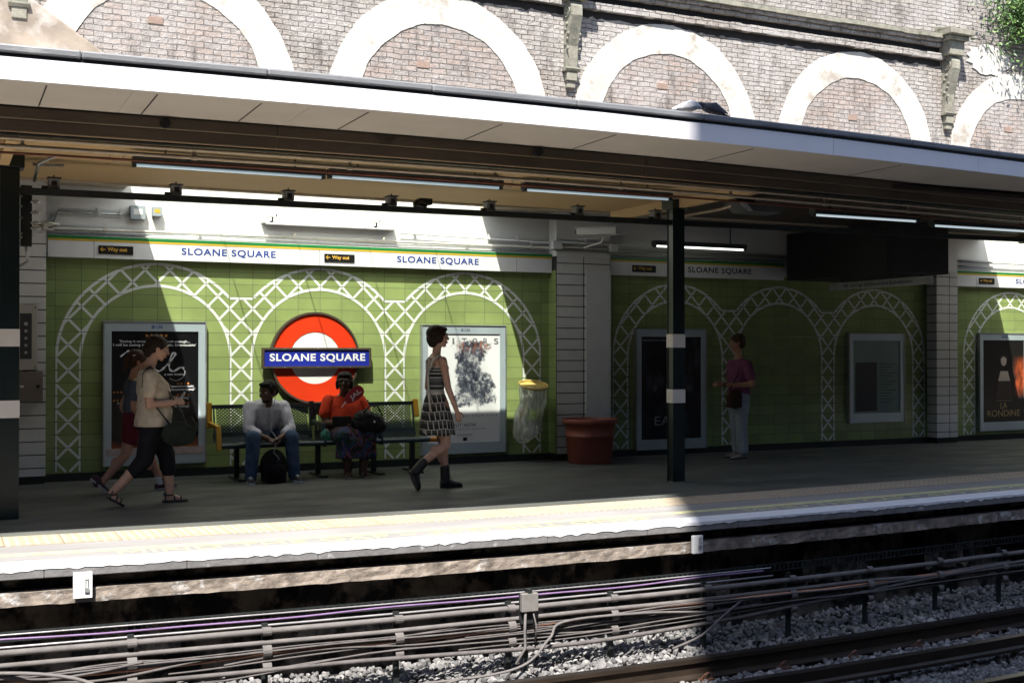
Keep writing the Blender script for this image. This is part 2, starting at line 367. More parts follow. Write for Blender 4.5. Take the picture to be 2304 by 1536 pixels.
# --- under the platform edge: ledge and hollow
M_soot = mk('sooty_masonry', (.20, .165, .13), .95, var=.5, vs=3, bmp=1., bs_=14, col2=(.012, .012, .012), cover=.44)
M_ledge = mk('worn_concrete_ledge', (.21, .175, .145), .9, var=.55, vs=9, bmp=1., bs_=22, col2=(.48, .47, .46), cover=.56)
u = thing('platform_wall', (4, YE + .5, ZB), 'sooty retaining wall with worn concrete ledge under the platform edge', 'wall')
b = MB(); b.box(-40, 60, YE + .55, YE + .9, ZB - .1, -.302); b.build('back_wall', M_soot, u)
def rough_strip(x0, x1, y0, y1, z0, z1, amp, n):
    bm = MB(); xs = np.linspace(x0, x1, n); rows = []
    for x in xs:
        j = lambda: random.gauss(0, amp)
        rows.append([(x, y1, z0 + j()), (x, y0 + j(), z0 + j()), (x, y0 + j(), z0 + (z1 - z0) * .3 + j()), (x, y0 + j(), z1 - (z1 - z0) * .3 + j()), (x, y0 + j() * 1.4, z1 + j() * .6), (x, y1, z1)])
    vs = [v for r in rows for v in r]; k = 6
    return bm.add(vs, [(i * k + a, i * k + a + 1, (i + 1) * k + a + 1, (i + 1) * k + a) for i in range(n - 1) for a in range(k - 1)])
rough_strip(-12, 30, YE + .04, YE + .9, -.255, -.165, .0022, 500).build('ledge', M_ledge, u)
rough_strip(-12, 30, YE + .17, YE + .9, -.155, -.08, .004, 400).build('upper_course', M_soot, u)
for x in np.arange(-2.3, 14, 1.55):                     # stone piers under the ledge
    rough_strip(x, x + .72, YE + .34, YE + .6, -.70, -.265, .012, 20).build('stone_pier', M_soot, u)

BEND = False
# --- tiled bays
def lattice(cxs, zc, Ro, Ri, zb, y, t=.027):
    """white trellis painted across the tiles: crossing diagonals one tile wide and two courses high, kept between two arcs and down the posts"""
    m = MB(); lay = [y - .002]; sp = cxs[1] - cxs[0]; T = sp / 7; Hc = .278; zx = 1.193; hs = sp / 2
    arch = [(a + b) / 2 for a, b in zip(cxs[:-1], cxs[1:])]; ztop = zc + Ro * math.sin(math.acos((hs - .5 * T) / Ro)) - .02
    def strip(a, b, w_):
        dx, dz = b[0] - a[0], b[1] - a[1]; L = math.hypot(dx, dz)
        if L < .012: return
        nx, nz = -dz / L * w_ / 2, dx / L * w_ / 2; lay[0] -= 4e-6
        m.prism([(a[0] - nx, a[1] - nz), (b[0] - nx, b[1] - nz), (b[0] + nx, b[1] + nz), (a[0] + nx, a[1] + nz)], lay[0], y + .001)
    def inside(x, z):
        if z < zb: return False
        dc = min(abs(x - c) for c in cxs)
        if z < zc: return dc < T / 2 - t * .4
        if x < arch[0] - Ro or x > arch[-1] + Ro: return False
        rs_ = [math.hypot(x - c, z - zc) for c in arch]
        if min(rs_) < Ri + t * .4: return False
        return min(rs_) < Ro - t * .4 or (z < ztop and min(abs(x - c) for c in cxs[1:-1]) < T / 2)
    x0, x1 = cxs[0] - T, cxs[-1] + T; n0 = int((zb - 6) / Hc)
    for sg in (-1, 1):
        for k in range(-30, 40):
            run_ = None; xx = x0
            while xx < x1:
                z = zx + sg * (xx - cxs[0]) * Hc / T + k * Hc; ok = zb - .1 < z < 2.6 and inside(xx, z)
                if ok and run_ is None: run_ = (xx, z)
                if not ok and run_ is not None: strip(run_, prev, t); run_ = None
                prev = (xx, z); xx += .004
            if run_ is not None: strip(run_, prev, t)
    for i, c in enumerate(cxs):                         # rails of the posts, broken at every second course
        z = zx - Hc / 2 + 3 * Hc
        for s_ in (-1, 1):
            q = zc + .02
            while q > zb + .03:
                strip((c + s_ * (T / 2 - t * .45), q), (c + s_ * (T / 2 - t * .45), max(zb, q - .130)), t * .8); q -= .139
    for c in arch:
        for s_ in (-1, 1):
            nb = not ((c == arch[0] and s_ < 0) or (c == arch[-1] and s_ > 0)); cut = math.acos((hs - T / 2) / Ro) if nb else 0.
            for R_, lo in ((Ro - t / 2, cut), (Ri + t / 2, 0.)):
                for k in range(30):
                    a0 = lo + (math.pi / 2 - lo) * k / 30; a1 = lo + (math.pi / 2 - lo) * (k + 1) / 30; w_ = t * 1.15
                    q = [(c + s_ * r_ * math.cos(a), zc + r_ * math.sin(a)) for r_, a in ((R_ - w_ / 2, a0), (R_ + w_ / 2, a0), (R_ + w_ / 2, a1), (R_ - w_ / 2, a1))]
                    if s_ < 0: q.reverse()
                    lay[0] -= 4e-6; m.prism(q, lay[0], y + .001)
    for c in cxs[1:-1]: strip((c - T / 2, ztop), (c + T / 2, ztop), t)
    return m
def bay(x0, x1, first, sp, label):
    t = thing('tiled_wall', ((x0 + x1) / 2, YW, 0), label, 'wall', 'green tiled bays of the platform wall')
    b = MB(); b.box(x0, x1, YW, YW + .3, .085, 2.46); b.build('green_tiling', M_green, t)
    b = MB(); b.box(x0, x1, YW - .03, YW + .3, 0, .085); b.build('skirting', M_black, t)
    b = MB(); b.box(x0, x1, YW, YW + .3, 2.46, 3.45); b.build('upper_wall', M_pale, t)
    k = sp / 1.87
    lattice([first + sp * i for i in range(4)], 1.315, 1.07 * k, .80 * k, .1, YW).build('arch_pattern', M_lat, t)
    return t
bays = [bay(-5.9, .2, -5.65, 1.87, 'green tiled wall at the far left behind the dark column'),
        bay(.98, 7.08, 1.22, 1.87, 'sunlit green tiled wall with white lattice arches behind the bench'),
        bay(7.88, 13.62, 8.15, 1.765, 'shaded green tiled wall with faint lattice arches behind the middle column'),
        bay(14.05, 20., 14.5, 1.8, 'green tiled wall at the right edge with a patch of sun')]
def pier(x0, x1, label):
    t = thing('tiled_pier', ((x0 + x1) / 2, YP, 0), label, 'pier', 'white tiled piers between the bays')
    b = MB(); b.box(x0, x1, YP, YW + .3, .085, 2.62); b.build('white_tiling', M_white, t)
    b = MB(); b.box(x0 + .01, x1 - .01, YP + .01, YW + .3, 0, .085); b.build('skirting', M_black, t)
    b = MB(); b.box(x0, x1, YP, YW + .3, 2.62, 3.45); b.build('upper_pier', M_pale, t)
    return t
pier(.2, .98, 'white tiled pier at the left behind the intercom panel')
p2 = pier(7.08, 7.88, 'broad white tiled pier behind the terracotta pot')
pier(13.62, 14.05, 'narrow white tiled pier on the far right')
pier(20., 20.6, 'white tiled pier beyond the right edge'); pier(-6.6, -5.9, 'white tiled pier beyond the left edge')
for x0, x1, lb in ((-40, -6.6, 'plain tiled wall running on to the left of the last green bay'), (20.6, 33, 'plain tiled wall running on to the right of the last green bay')):
    t = thing('tiled_wall', ((x0 + x1) / 2, YW, 0), lb, 'wall', 'green tiled bays of the platform wall')
    b = MB(); b.box(x0, x1, YW - .001, YW + .3, 0, 2.46); b.build('green_tiling', M_green, t)
    b = MB(); b.box(x0, x1, YW - .001, YW + .3, 2.461, 3.45); b.build('upper_wall', M_pale, t)
b = MB(); b.box(7.073, 7.0795, YP + .002, YW, .09, 2.44); b.build('green_reveal', M_green, p2)
b = MB(); b.box(7.51, 7.879, YP - .012, YP - .001, .12, 2.45); b.build('plain_panel', mk('painted_panel', (.76, .76, .73), .5, var=.05, bmp=.05), p2)
b = MB()
for zz in (.5, 1.1, 1.8, 2.38):
    for xx in (7.54, 7.85): b.tube([(xx, YP - .018, zz), (xx, YP - .012, zz)], .007, 8)
parts(b, 'screw', M_steel, p2)

# --- station name frieze over each bay
M_fw = mk('white_enamel', (.80, .79, .77), .25, var=.03, bmp=.02); M_fg = flat('green_enamel', (.02, .20, .05), .3); M_fy = flat('yellow_enamel', (.62, .42, .05), .3)
M_blue = flat('blue_enamel', (.018, .03, .32), .3); M_ink = flat('navy_ink', (.03, .06, .28), .4); M_dink = flat('dark_lettering', (.01, .015, .04), .4)
M_blk = flat('black_enamel', (.01, .01, .01), .3); M_ylet = flat('yellow_lettering', (.80, .46, .07), .4); M_wlet = flat('white_lettering', (.8, .8, .8), .4)
def frieze(x0, x1, joints, names, ways, label, ink, n):
    t = thing('name_frieze', ((x0 + x1) / 2, YW - .1, 2.41), label, 'station sign', 'station name friezes above the tiled bays')
    js = [x0] + joints + [x1]; b = MB()
    for a, c in zip(js[:-1], js[1:]): b.box(a + .003, c - .003, YW - .1, YW - .001, 2.41, 2.65)
    b.build('panel', M_fw, t)
    b = MB(); b.box(x0, x1, YW - .103, YW - .1005, 2.588, 2.612); b.build('yellow_stripe', M_fy, t)
    b = MB(); b.box(x0, x1, YW - .105, YW - .1005, 2.613, 2.645); b.build('green_stripe', M_fg, t)
    for a, c in names: text('SLOANE SQUARE', a, c, 2.463, 2.555, YW - .103, ink, t, bold=.022, spacing=1.12)
    for a, c, arrow in ways:
        s = thing('way_out_sign', ((a + c) / 2, YW - .108, 2.455), arrow, 'direction sign', 'way out signs on the friezes')
        b = MB(); b.box(a, c, YW - .112, YW - .1035, 2.455, 2.548); b.build('plate', M_blk, s)
        text('Way out', a + (c - a) * .25, c - (c - a) * .18, 2.475, 2.53, YW - .114, M_ylet, s, bold=.02)
        b = MB(); zc = 2.505; xa = a + (c - a) * .05; xb = a + (c - a) * .19
        b.prism([(xa, zc - .004), (xb, zc - .004), (xb, zc + .004), (xa, zc + .004)], YW - .115, YW - .1125)
        for s_ in (-1, 1): b.prism([(xa, zc - .004), (xa + .025, zc + s_ * .022 - .004), (xa + .025, zc + s_ * .022 + .004), (xa, zc + .004)], YW - .1154, YW - .1156)
        b.build('arrow', M_ylet, s)
    return t
X = lambda px: WX(px, YW - .1)
frieze(1.0, 7.07, [X(211), X(719), X(1162)], [(X(408), X(620)), (X(893), X(1077))],
       [(X(221), X(299), 'black way out sign at the left end of the long sunlit frieze'), (X(729), X(797), 'black way out sign above the roundel')],
       'sunlit white name frieze with green and yellow stripes over the bench bay', M_ink, 1)
frieze(7.9, X(1758) + .05, [X(1414)], [(X(1548), X(1691))], [(X(1422), X(1475), 'dim way out sign on the shaded frieze left of the middle column')],
       'shaded white name frieze crossed by the middle column', M_dink, 2)
frieze(14.06, 19.9, [X(2198)], [(X(2286), X(2286) + 1.25)], [(X(2203), X(2237), 'small way out sign at the far right end')],
       'white name frieze at the right edge of the photo', M_ink, 3)

# --- roundel
rc = W(712, 805, YW - .1); rx, rz = rc.x, rc.z
t = thing('station_roundel', (rx, YW - .1, rz - .54), 'large red ring station roundel with blue name bar on green tiles', 'roundel sign')
M_bronze = mk('bronze_frame', (.12, .095, .07), .45, .6, var=.2, vs=14); M_red = flat('red_enamel', (.72, .045, .012), .22)
b = MB(); b.ring(rx, rz, .0, .525, 0, 2 * math.pi, YW - .05, YW - .001, 64); b.build('white_disc', M_fw, t)
b = MB(); b.ring(rx, rz, .305, .518, 0, 2 * math.pi, YW - .055, YW - .052, 64); b.build('red_ring', M_red, t)
b = MB(); b.ring(rx, rz, .516, .54, 0, 2 * math.pi, YW - .075, YW - .001, 72); b.build('ring_frame', M_bronze, t)
bx0, bx1 = WX(590, YW - .1), WX(835, YW - .1)
b = MB(); b.box(bx0 + .015, bx1 - .015, YW - .095, YW - .06, rz - .105, rz + .105); b.build('name_bar', M_blue, t)
b = MB()
for q in ((bx0, bx1, rz + .095, rz + .12), (bx0, bx1, rz - .12, rz - .095), (bx0, bx0 + .025, rz - .095, rz + .095), (bx1 - .025, bx1, rz - .095, rz + .095)): b.box(q[0], q[1], YW - .11, YW - .058, q[2], q[3])
b.build('bar_frame', M_bronze, t, bevel=.003)
b = MB()
for q in (.2, .5, .8):
    for s_ in (-1, 1): b.tube([(bx0 + (bx1 - bx0) * q, YW - .116, rz + s_ * .108), (bx0 + (bx1 - bx0) * q, YW - .11, rz + s_ * .108)], .006, 8)
parts(b, 'screw', M_steel, t)
text('SLOANE SQUARE', WX(607, YW - .1), WX(822, YW - .1), rz - .052, rz + .052, YW - .0965, M_wlet, t, bold=.03, spacing=1.1)
# ------------------------------------------------------------------ posters
M_frame = mk('pale_poster_frame', (.50, .58, .62), .35, .3, var=.06, vs=2, bmp=.02)
M_orange = flat('orange_ink', (.75, .28, .05), .4); M_gry = flat('grey_ink', (.16, .17, .18), .4)
def poster(px0, px1, ytop, ybot, label, paper, inset=(.075, .075, .14, .10), logo=True):
    Y = YW - .06; a = W(px0, ytop, Y); x0 = a.x; x1 = WX(px1, Y); z1 = WZ((px0 + px1) / 2, ytop + 3, Y); z0 = WZ((px0 + px1) / 2, ybot, Y)
    t = thing('poster_frame', ((x0 + x1) / 2, Y, z0), label, 'poster', 'framed posters on the tiled walls')
    l, r, bo, to = inset; b = MB()
    b.box(x0, x1, Y, YW - .001, z1 - to, z1); b.box(x0, x1, Y, YW - .001, z0, z0 + bo)
    b.box(x0, x0 + l, Y, YW - .001, z0 + bo, z1 - to); b.box(x1 - r, x1, Y, YW - .001, z0 + bo, z1 - to)
    b.build('frame', M_frame, t, bevel=.004)
    b = MB(); e = .012
    b.box(x0 - e, x1 + e, Y - .01, YW - .002, z1 + .0005, z1 + e); b.box(x0 - e, x0 - .0005, Y - .01, YW - .002, z0, z1); b.box(x1 + .0005, x1 + e, Y - .01, YW - .002, z0, z1)
    b.build('edge_trim', M_steel, t)
    b = MB(); b.box(x0 + l, x1 - r, Y + .012, YW - .003, z0 + bo, z1 - to); sh = b.build('poster_sheet', paper, t)
    if logo:
        cx = (x0 + x1) / 2; text('CBS', cx - .005, cx + .075, z1 - to * .68, z1 - to * .32, Y - .002, M_ink if logo == 1 else M_gry, t, bold=.02)
        b = MB(); b.disc(cx - .03, z1 - to * .5, .02, Y - .002); b.build('eye_logo', M_ink if logo == 1 else M_gry, t)
        b = MB(); b.disc(cx - .03, z1 - to * .5, .017, Y - .0025, rz=.009); b.build('eye_logo', M_frame, t); b = MB(); b.disc(cx - .03, z1 - to * .5, .008, Y - .003); b.build('eye_logo', M_ink, t)
    return t, x0 + l, x1 - r, z0 + bo, z1 - to, Y + .010
def star(m, cx, cz, r, y):
    m.prism([(cx + (r if k % 2 == 0 else r * .42) * math.sin(k * math.pi / 5), cz + (r if k % 2 == 0 else r * .42) * math.cos(k * math.pi / 5)) for k in range(10)], y, y + .001)
def ribbon(m, pts, w_, y):                              # flat brush stroke in X,Z
    P = [Vector(p) for p in pts]; out = []
    for i in range(len(P) - 1):                         # catmull-rom
        p0, p1, p2_, p3 = P[max(i - 1, 0)], P[i], P[i + 1], P[min(i + 2, len(P) - 1)]
        for k in range(8):
            t = k / 8; out.append(.5 * ((2 * p1) + (p2_ - p0) * t + (2 * p0 - 5 * p1 + 4 * p2_ - p3) * t * t + (3 * p1 - p0 - 3 * p2_ + p3) * t ** 3))
    out.append(P[-1]); vs = []; n = len(out)
    for i, p in enumerate(out):
        d = (out[min(i + 1, n - 1)] - out[max(i - 1, 0)]).normalized(); q = Vector((-d.y, d.x)) * w_ / 2 * (1 + .35 * math.sin(i * .7))
        vs += [(p.x - q.x, y, p.y - q.y), (p.x + q.x, y, p.y + q.y)]
    m.add(vs, [(2 * i, 2 * i + 1, 2 * i + 3, 2 * i + 2) for i in range(n - 1)])
# 1: black musical poster
def paper1():
    m, t, b, o = new_mat('black_poster_print'); s = nd(t, 'ShaderNodeSeparateXYZ'); t.links.new(pos(t), s.inputs[0])
    n = noise(t, pos(t), 5, 5); zz = math_(t, 'ADD', s.outputs[2], math_(t, 'MULTIPLY', n, .25))
    c = mixc(t, ramp(t, zz, [(.46, 1), (.56, 0)]), (.006, .006, .007), (.30, .06, .02))
    c = mixc(t, ramp(t, s.outputs[2], [(.335, 1), (.34, 0)], True), c, (.42, .16, .07))
    t.links.new(c, b.inputs['Base Color']); b.inputs['Roughness'].default_value = .25; return m
t, x0, x1, z0, z1, Y = poster(235, 462, 722, 1045, 'black musical poster in a pale blue frame behind the two walking figures', paper1())
w_, h_ = x1 - x0, z1 - z0; PX = lambda q: x0 + q * w_; PZ = lambda q: z1 - q * h_; yl = Y - .002
b = MB()
for k in range(5): star(b, PX(.40 + .055 * k), PZ(.035), .021, yl)
for cx, cz, n in ((.86, .435, 4), (.86, .53, 4), (.86, .60, 4), (.13, .50, 3), (.13, .57, 3)):
    for k in range(n): star(b, PX(cx - .10 + .04 * k), PZ(cz), .014, yl)
parts(b, 'star', M_orange, t)
for st, a, c, q, hh in (("'Seeing it once is definitely not enough...", .09, .90, .085, .036), ("I will be seeing it again and again. Unmissable'", .02, .97, .115, .036),
                        ('a new musical', .60, .84, .355, .028), ("'spontaneously", .67, .95, .458, .032), ("unconventional'", .67, .96, .482, .03), ("'uplifting'", .72, .89, .555, .032),
                        ("'dazzling'", .71, .89, .625, .032), ("'pure", .06, .16, .59, .03)):
    text(st, PX(a), PX(c), PZ(q) - hh / 2, PZ(q) + hh / 2, yl, M_wlet, t, bold=.012)
b = MB(); S = lambda L: [(PX(u), PZ(v)) for u, v in L]
ribbon(b, S([(.10, .21), (.17, .17), (.2, .16)]), .014, yl)
ribbon(b, S([(.40, .36), (.44, .27), (.41, .22), (.37, .28), (.41, .35), (.48, .33)]), .016, yl)
ribbon(b, S([(.60, .22), (.55, .20), (.50, .25), (.49, .31), (.54, .33), (.60, .30), (.68, .24), (.73, .19), (.70, .18), (.66, .25), (.66, .31), (.71, .33), (.79, .30), (.83, .31)]), .018, yl)
ribbon(b, S([(.79, .30), (.84, .33), (.82, .38), (.74, .41), (.66, .39)]), .004, yl)
b.build('script_title', M_wlet, t)
b = MB(); b.box(x0 - .06, x1 + .06, YW - .064, YW - .0605, z0 - .03, z0 + .05); b.build('pasted_strip', mk('faded_strip', (.5, .4, .36), .6, var=.2, vs=14), t)
# 2: white music poster with an ink cloud
def paper2(cx, cz, w2):
    m, t, b, o = new_mat('ink_cloud_print'); P = pos(t); s = nd(t, 'ShaderNodeSeparateXYZ'); t.links.new(P, s.inputs[0])
    X_ = math_(t, 'DIVIDE', math_(t, 'SUBTRACT', s.outputs[0], cx), w2); Z_ = math_(t, 'DIVIDE', math_(t, 'SUBTRACT', s.outputs[2], cz), .44)
    nz = noise(t, P, 7, 8, .72, .8); wob = math_(t, 'MULTIPLY', math_(t, 'SUBTRACT', noise(t, P, 3, 3), .5), 1.3)
    xx = math_(t, 'ADD', X_, math_(t, 'MULTIPLY', wob, .9)); sq = math_(t, 'MULTIPLY', xx, xx)
    wid = math_(t, 'ADD', .20, math_(t, 'MULTIPLY', math_(t, 'MULTIPLY', Z_, Z_), .5))
    d = math_(t, 'ADD', math_(t, 'DIVIDE', sq, wid), math_(t, 'POWER', math_(t, 'ABSOLUTE', Z_), 5.))
    v = math_(t, 'SUBTRACT', math_(t, 'ADD', nz, .34), math_(t, 'MULTIPLY', d, .42))
    inside = ramp(t, math_(t, 'ABSOLUTE', Z_), [(.97, 1), (.99, 0)])
    k = math_(t, 'MULTIPLY', ramp(t, v, [(.47, 0), (.60, 1)]), inside)
    ink = ramp(t, noise(t, P, 10, 6, .7), [(.38, (.012, .014, .022)), (.52, (.10, .11, .14)), (.6, (.5, .5, .5))])
    red = mixc(t, math_(t, 'MULTIPLY', ramp(t, Z_, [(.5, 0), (.8, 1)]), ramp(t, noise(t, mapv(t, P, (1, 1, .3)), 22, 4), [(.45, 0), (.55, .8)])), ink, (.33, .12, .07))
    t.links.new(mixc(t, k, (.80, .80, .80), red), b.inputs['Base Color']); b.inputs['Roughness'].default_value = .3; return m
xa, xb = WX(950, YW - .06), WX(1137, YW - .06)
t, x0, x1, z0, z1, Y = poster(950, 1137, 730, 1020, 'white music poster with a dark ink cloud behind the walking woman', paper2((xa + xb) / 2 + .06, 1.13, .55), logo=2)
w_, h_ = x1 - x0, z1 - z0; yl = Y - .002
for k, ch in enumerate('EDITORS'):
    cx = PX(.05 + .15 * k); wd = .012 if ch == 'I' else .032
    text(ch, cx - wd, cx + wd, PZ(.065) - .036, PZ(.065) + .036, yl, M_gry, t)
text('THE WEIGHT OF YOUR LOVE', PX(.04), PX(.97), PZ(.755) - .012, PZ(.755) + .012, yl, M_gry, t, spacing=1.7)
text('OUT NOW', PX(.33), PX(.67), PZ(.84) - .021, PZ(.84) + .021, yl, M_dink, t, spacing=1.1)
text('CD / LP / 2LP WITH CD / DOWNLOAD', PX(.2), PX(.8), PZ(.878) - .009, PZ(.878) + .009, yl, M_gry, t, spacing=1.2)
for q in (.925, .937):
    b = MB(); b.prism([(PX(.4), PZ(q) - .002), (PX(.62), PZ(q) - .002), (PX(.62), PZ(q) + .002), (PX(.4), PZ(q) + .002)], yl, yl + .001); b.build('small_print', M_gry, t)
b = MB(); b.prism([(PX(.485), PZ(.955)), (PX(.54), PZ(.955)), (PX(.54), PZ(.985)), (PX(.485), PZ(.985))], yl, yl + .001); b.build('small_emblem', M_blk, t)
# 3: dark film poster
def paper3():
    m, t, b, o = new_mat('dark_film_print'); n = noise(t, mapv(t, pos(t), (3, 1, 1.6)), 2.2, 4)
    t.links.new(ramp(t, n, [(.5, (.008, .008, .012)), (.75, (.07, .07, .09))]), b.inputs['Base Color']); b.inputs['Roughness'].default_value = .35; return m
t, x0, x1, z0, z1, Y = poster(1433, 1588, 738, 1010, 'dark film poster half hidden by the middle column', paper3(), logo=0)
w_, h_ = x1 - x0, z1 - z0; yl = Y - .002; M_dim = flat('dim_lettering', (.34, .36, .40), .5)
text('MARTIN SCO', PX(.03), PX(.45), PZ(.035) - .014, PZ(.035) + .014, yl, M_dim, t, bold=.02)
text('EA', PX(.22), PX(.48), PZ(.82) - .06, PZ(.82) + .06, yl, M_dim, t)
b = MB()
for cx, r in ((.22, .04), (.45, .045), (.8, .04)): b.disc(PX(cx), PZ(.5), r, yl, rz=r * 1.35)
parts(b, 'pale_face', flat('dim_face_print', (.10, .10, .11), .6), t)
# 4: pale notice beside the train sign
t, x0, x1, z0, z1, Y = poster(1912, 2034, 748, 950, 'pale green travel notice in the darkest bay', mk('notice_print', (.20, .28, .25), .5, var=.1, vs=3), logo=0)
w_, h_ = x1 - x0, z1 - z0; yl = Y - .002
b = MB(); b.prism([(PX(.06), PZ(.3)), (PX(.5), PZ(.3)), (PX(.5), PZ(.97)), (PX(.06), PZ(.97))], yl, yl + .001); b.build('dark_picture', flat('notice_photo', (.02, .025, .03)), t)
b = MB()
for k in range(14): b.prism([(PX(.56), PZ(.32 + .04 * k)), (PX(.92 - .1 * (k % 3)), PZ(.32 + .04 * k)), (PX(.92 - .1 * (k % 3)), PZ(.332 + .04 * k)), (PX(.56), PZ(.332 + .04 * k))], yl, yl + .001)
b.build('small_print', flat('notice_green', (.05, .12, .1)), t)
# 5: opera poster
def paper5(cx, cz):
    m, t, b, o = new_mat('opera_print'); P = pos(t); s = nd(t, 'ShaderNodeSeparateXYZ'); t.links.new(P, s.inputs[0])
    X_ = math_(t, 'SUBTRACT', s.outputs[0], cx); n = noise(t, mapv(t, P, (1, 1, .5)), 9, 5)
    f = math_(t, 'MULTIPLY', ramp(t, X_, [(.22, 0), (.4, 1)]), ramp(t, math_(t, 'ABSOLUTE', math_(t, 'SUBTRACT', s.outputs[2], cz - .1)), [(.1, 1), (.34, 0)]))
    c = mixc(t, math_(t, 'MULTIPLY', f, ramp(t, n, [(.35, 0), (.6, 1)])), (.012, .011, .01), (.75, .14, .04))
    t.links.new(c, b.inputs['Base Color']); b.inputs['Roughness'].default_value = .3; return m
xc = WX(2258, YW - .06)
t, x0, x1, z0, z1, Y = poster(2205, 2312, 748, 968, 'dark opera poster with a pale figure at the right edge', paper5(xc, 1.1))
w_, h_ = x1 - x0, z1 - z0; yl = Y - .002
M_pf = flat('printed_skin', (.62, .52, .44)); M_gold = flat('gold_lettering', (.50, .38, .17))
b = MB(); b.disc(PX(.5), PZ(.25), .062, yl, rz=.085); b.prism([(PX(.42), PZ(.38)), (PX(.60), PZ(.38)), (PX(.66), PZ(.5)), (PX(.36), PZ(.5))], yl, yl + .001); b.build('printed_figure', M_pf, t)
b = MB(); b.ring(PX(.5), PZ(.255), .065, .10, .2, math.pi - .2, yl - .001, yl); b.prism([(PX(.36), PZ(.5)), (PX(.66), PZ(.5)), (PX(.74), PZ(.72)), (PX(.26), PZ(.72))], yl - .001, yl); b.build('printed_dress', flat('printed_dark_cloth', (.05, .035, .03)), t)
text('LA', PX(.42), PX(.58), PZ(.80) - .05, PZ(.80) + .05, yl, M_gold, t); text('RONDINE', PX(.1), PX(.9), PZ(.895) - .05, PZ(.895) + .05, yl, M_gold, t)
b = MB(); b.prism([(PX(.3), PZ(.742)), (PX(.7), PZ(.742)), (PX(.7), PZ(.738)), (PX(.3), PZ(.738))], yl - .001, yl); b.build('small_print', M_gold, t)

# ------------------------------------------------------------------ canopy
YF, ZF = 8.1, 3.118
M_fascia = mk('white_fascia_paint', (.80, .78, .80), .5, var=.03, vs=3, bmp=.05)
M_cap = mk('lead_capping', (.17, .175, .185), .5, 0, var=.2, vs=6, bmp=.2, col2=(.24, .24, .24), cover=.6, stretch=(.4, 1, 1))
M_soff = mk('cream_soffit_board', (.72, .65, .56), .7, var=.05, vs=2, bmp=.08, col2=(.5, .42, .34), cover=.7)
M_brown = mk('brown_beam_panel', (.22, .165, .11), .5, var=.3, vs=3, bmp=.15, col2=(.07, .055, .04), cover=.62, stretch=(.35, 1, 1))
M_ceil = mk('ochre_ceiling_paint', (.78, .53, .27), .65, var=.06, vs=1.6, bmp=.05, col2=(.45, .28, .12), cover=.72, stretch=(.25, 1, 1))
M_pipe = mk('cream_pipe', (.62, .50, .36), .45, var=.12, vs=12, bmp=.05)
CX0, CX1 = -34., 32.
cn = thing('platform_canopy', (4, 10.2, ZF), 'long white platform canopy with cream soffit and ochre ceiling on dark columns', 'canopy')
b = MB(); x = CX0
js = [WX(650, YF), WX(1335, YF), WX(1876, YF), WX(2232, YF)]
ed = [CX0, -20, -14, -9, -4.6, -1.2] + js + [13.5, 17, 21, 26, CX1]
for a, c in zip(ed[:-1], ed[1:]): b.box(a + .002, c - .002, YF, YF + .03, ZF, ZF + .145)
b.build('fascia', M_fascia, cn, shear=True)
b = MB(); b.box(CX0, CX1, YF + .004, YF + .05, ZF + .146, ZF + .1675); b.build('drip_gap', M_black, cn, shear=True)
b = MB(); x = CX0
while x < CX1: b.box(x, x + 1.197, YF - .02, YF + .12, ZF + .170 + random.uniform(-.002, .002), ZF + .222); x += 1.2
b.build('roof_capping', M_cap, cn, shear=True, bevel=.012)
b = MB(); x = CX0 + .33
while x < CX1: b.box(x, x + 1.198, YF + .031, YF + .84, ZF + .002, ZF + .02); x += 1.2
b.build('soffit_board', M_soff, cn, shear=True)
for px in (95, 335, 560, 790, 1080, 1330, 1640, 1990):
    xx = WX(px, 8.5); b = MB(); b.box(xx - .004, xx + .004, YF + .10, YF + .82, ZF - .0015, ZF + .001); b.build('soffit_seam', M_black, cn, shear=True)
b = MB(); b.box(CX0, CX1, YF + .42, 11.72, ZF + .18, ZF + .22); b.build('roof_deck', mk('roof_felt', (.2, .2, .2), .9), cn)
b = MB()
for (y0, za, zb) in ((.87, .0, -.085), (.902, -.083, -.172)):
    x = CX0
    while x < CX1 - 3: b.box(x, x + 3.295, YF + y0, YF + y0 + .03, ZF + zb, ZF + za); x += 3.3
parts(b, 'beam_panel', M_brown, cn, 1, shear=True, bevel=.006)
b = MB(); b.box(CX0, CX1, YF + .85, YF + 1.3, ZF + .012, ZF + .03); b.box(CX0, CX1, YF + .93, YF + 1.0, ZF - .188, ZF - .174); b.build('beam_flange', M_dsteel, cn, shear=True)
b = MB(); b.box(CX0, 7.149, YF + 1.0, 12.14, ZC, ZC + .04); b.build('ceiling', M_ceil, cn)
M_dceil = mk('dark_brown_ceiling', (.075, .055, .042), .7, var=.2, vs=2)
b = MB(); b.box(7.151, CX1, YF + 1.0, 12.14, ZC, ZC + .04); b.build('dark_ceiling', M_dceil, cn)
b = MB(); b.box(CX0, CX1, 12.10, 12.17, ZC - .02, ZC - .001); b.box(CX0, CX1, 12.141, 12.17, ZC, ZC + .03); b.box(CX0, 1.8, 11.7, 13.59, 3.19, 3.235); b.box(6.1, 14.75, 11.7, 13.59, 3.19, 3.235); b.box(19, CX1, 11.7, 13.59, 3.19, 3.235); b.build('ceiling_trim', M_pipe, cn)
for xr in (.45, 7.15, 13.9):
    b = MB(); b.box(xr - .04, xr + .04, 9.35, 12.09, ZC - .11, ZC - .002); b.build('cross_beam', M_ceil, cn)
b = MB(); b.box(CX0, 1.8, 12.345, 13.59, 3.24, 3.42); b.build('rear_roof', M_pale, cn)
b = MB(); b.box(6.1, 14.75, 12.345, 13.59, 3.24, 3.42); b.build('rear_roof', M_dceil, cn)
b = MB()
for xb in np.linspace(1.8, 6.1, 6)[1:-1]: b.box(xb - .003, xb + .003, 11.85, 13.6, 3.335, 3.348)
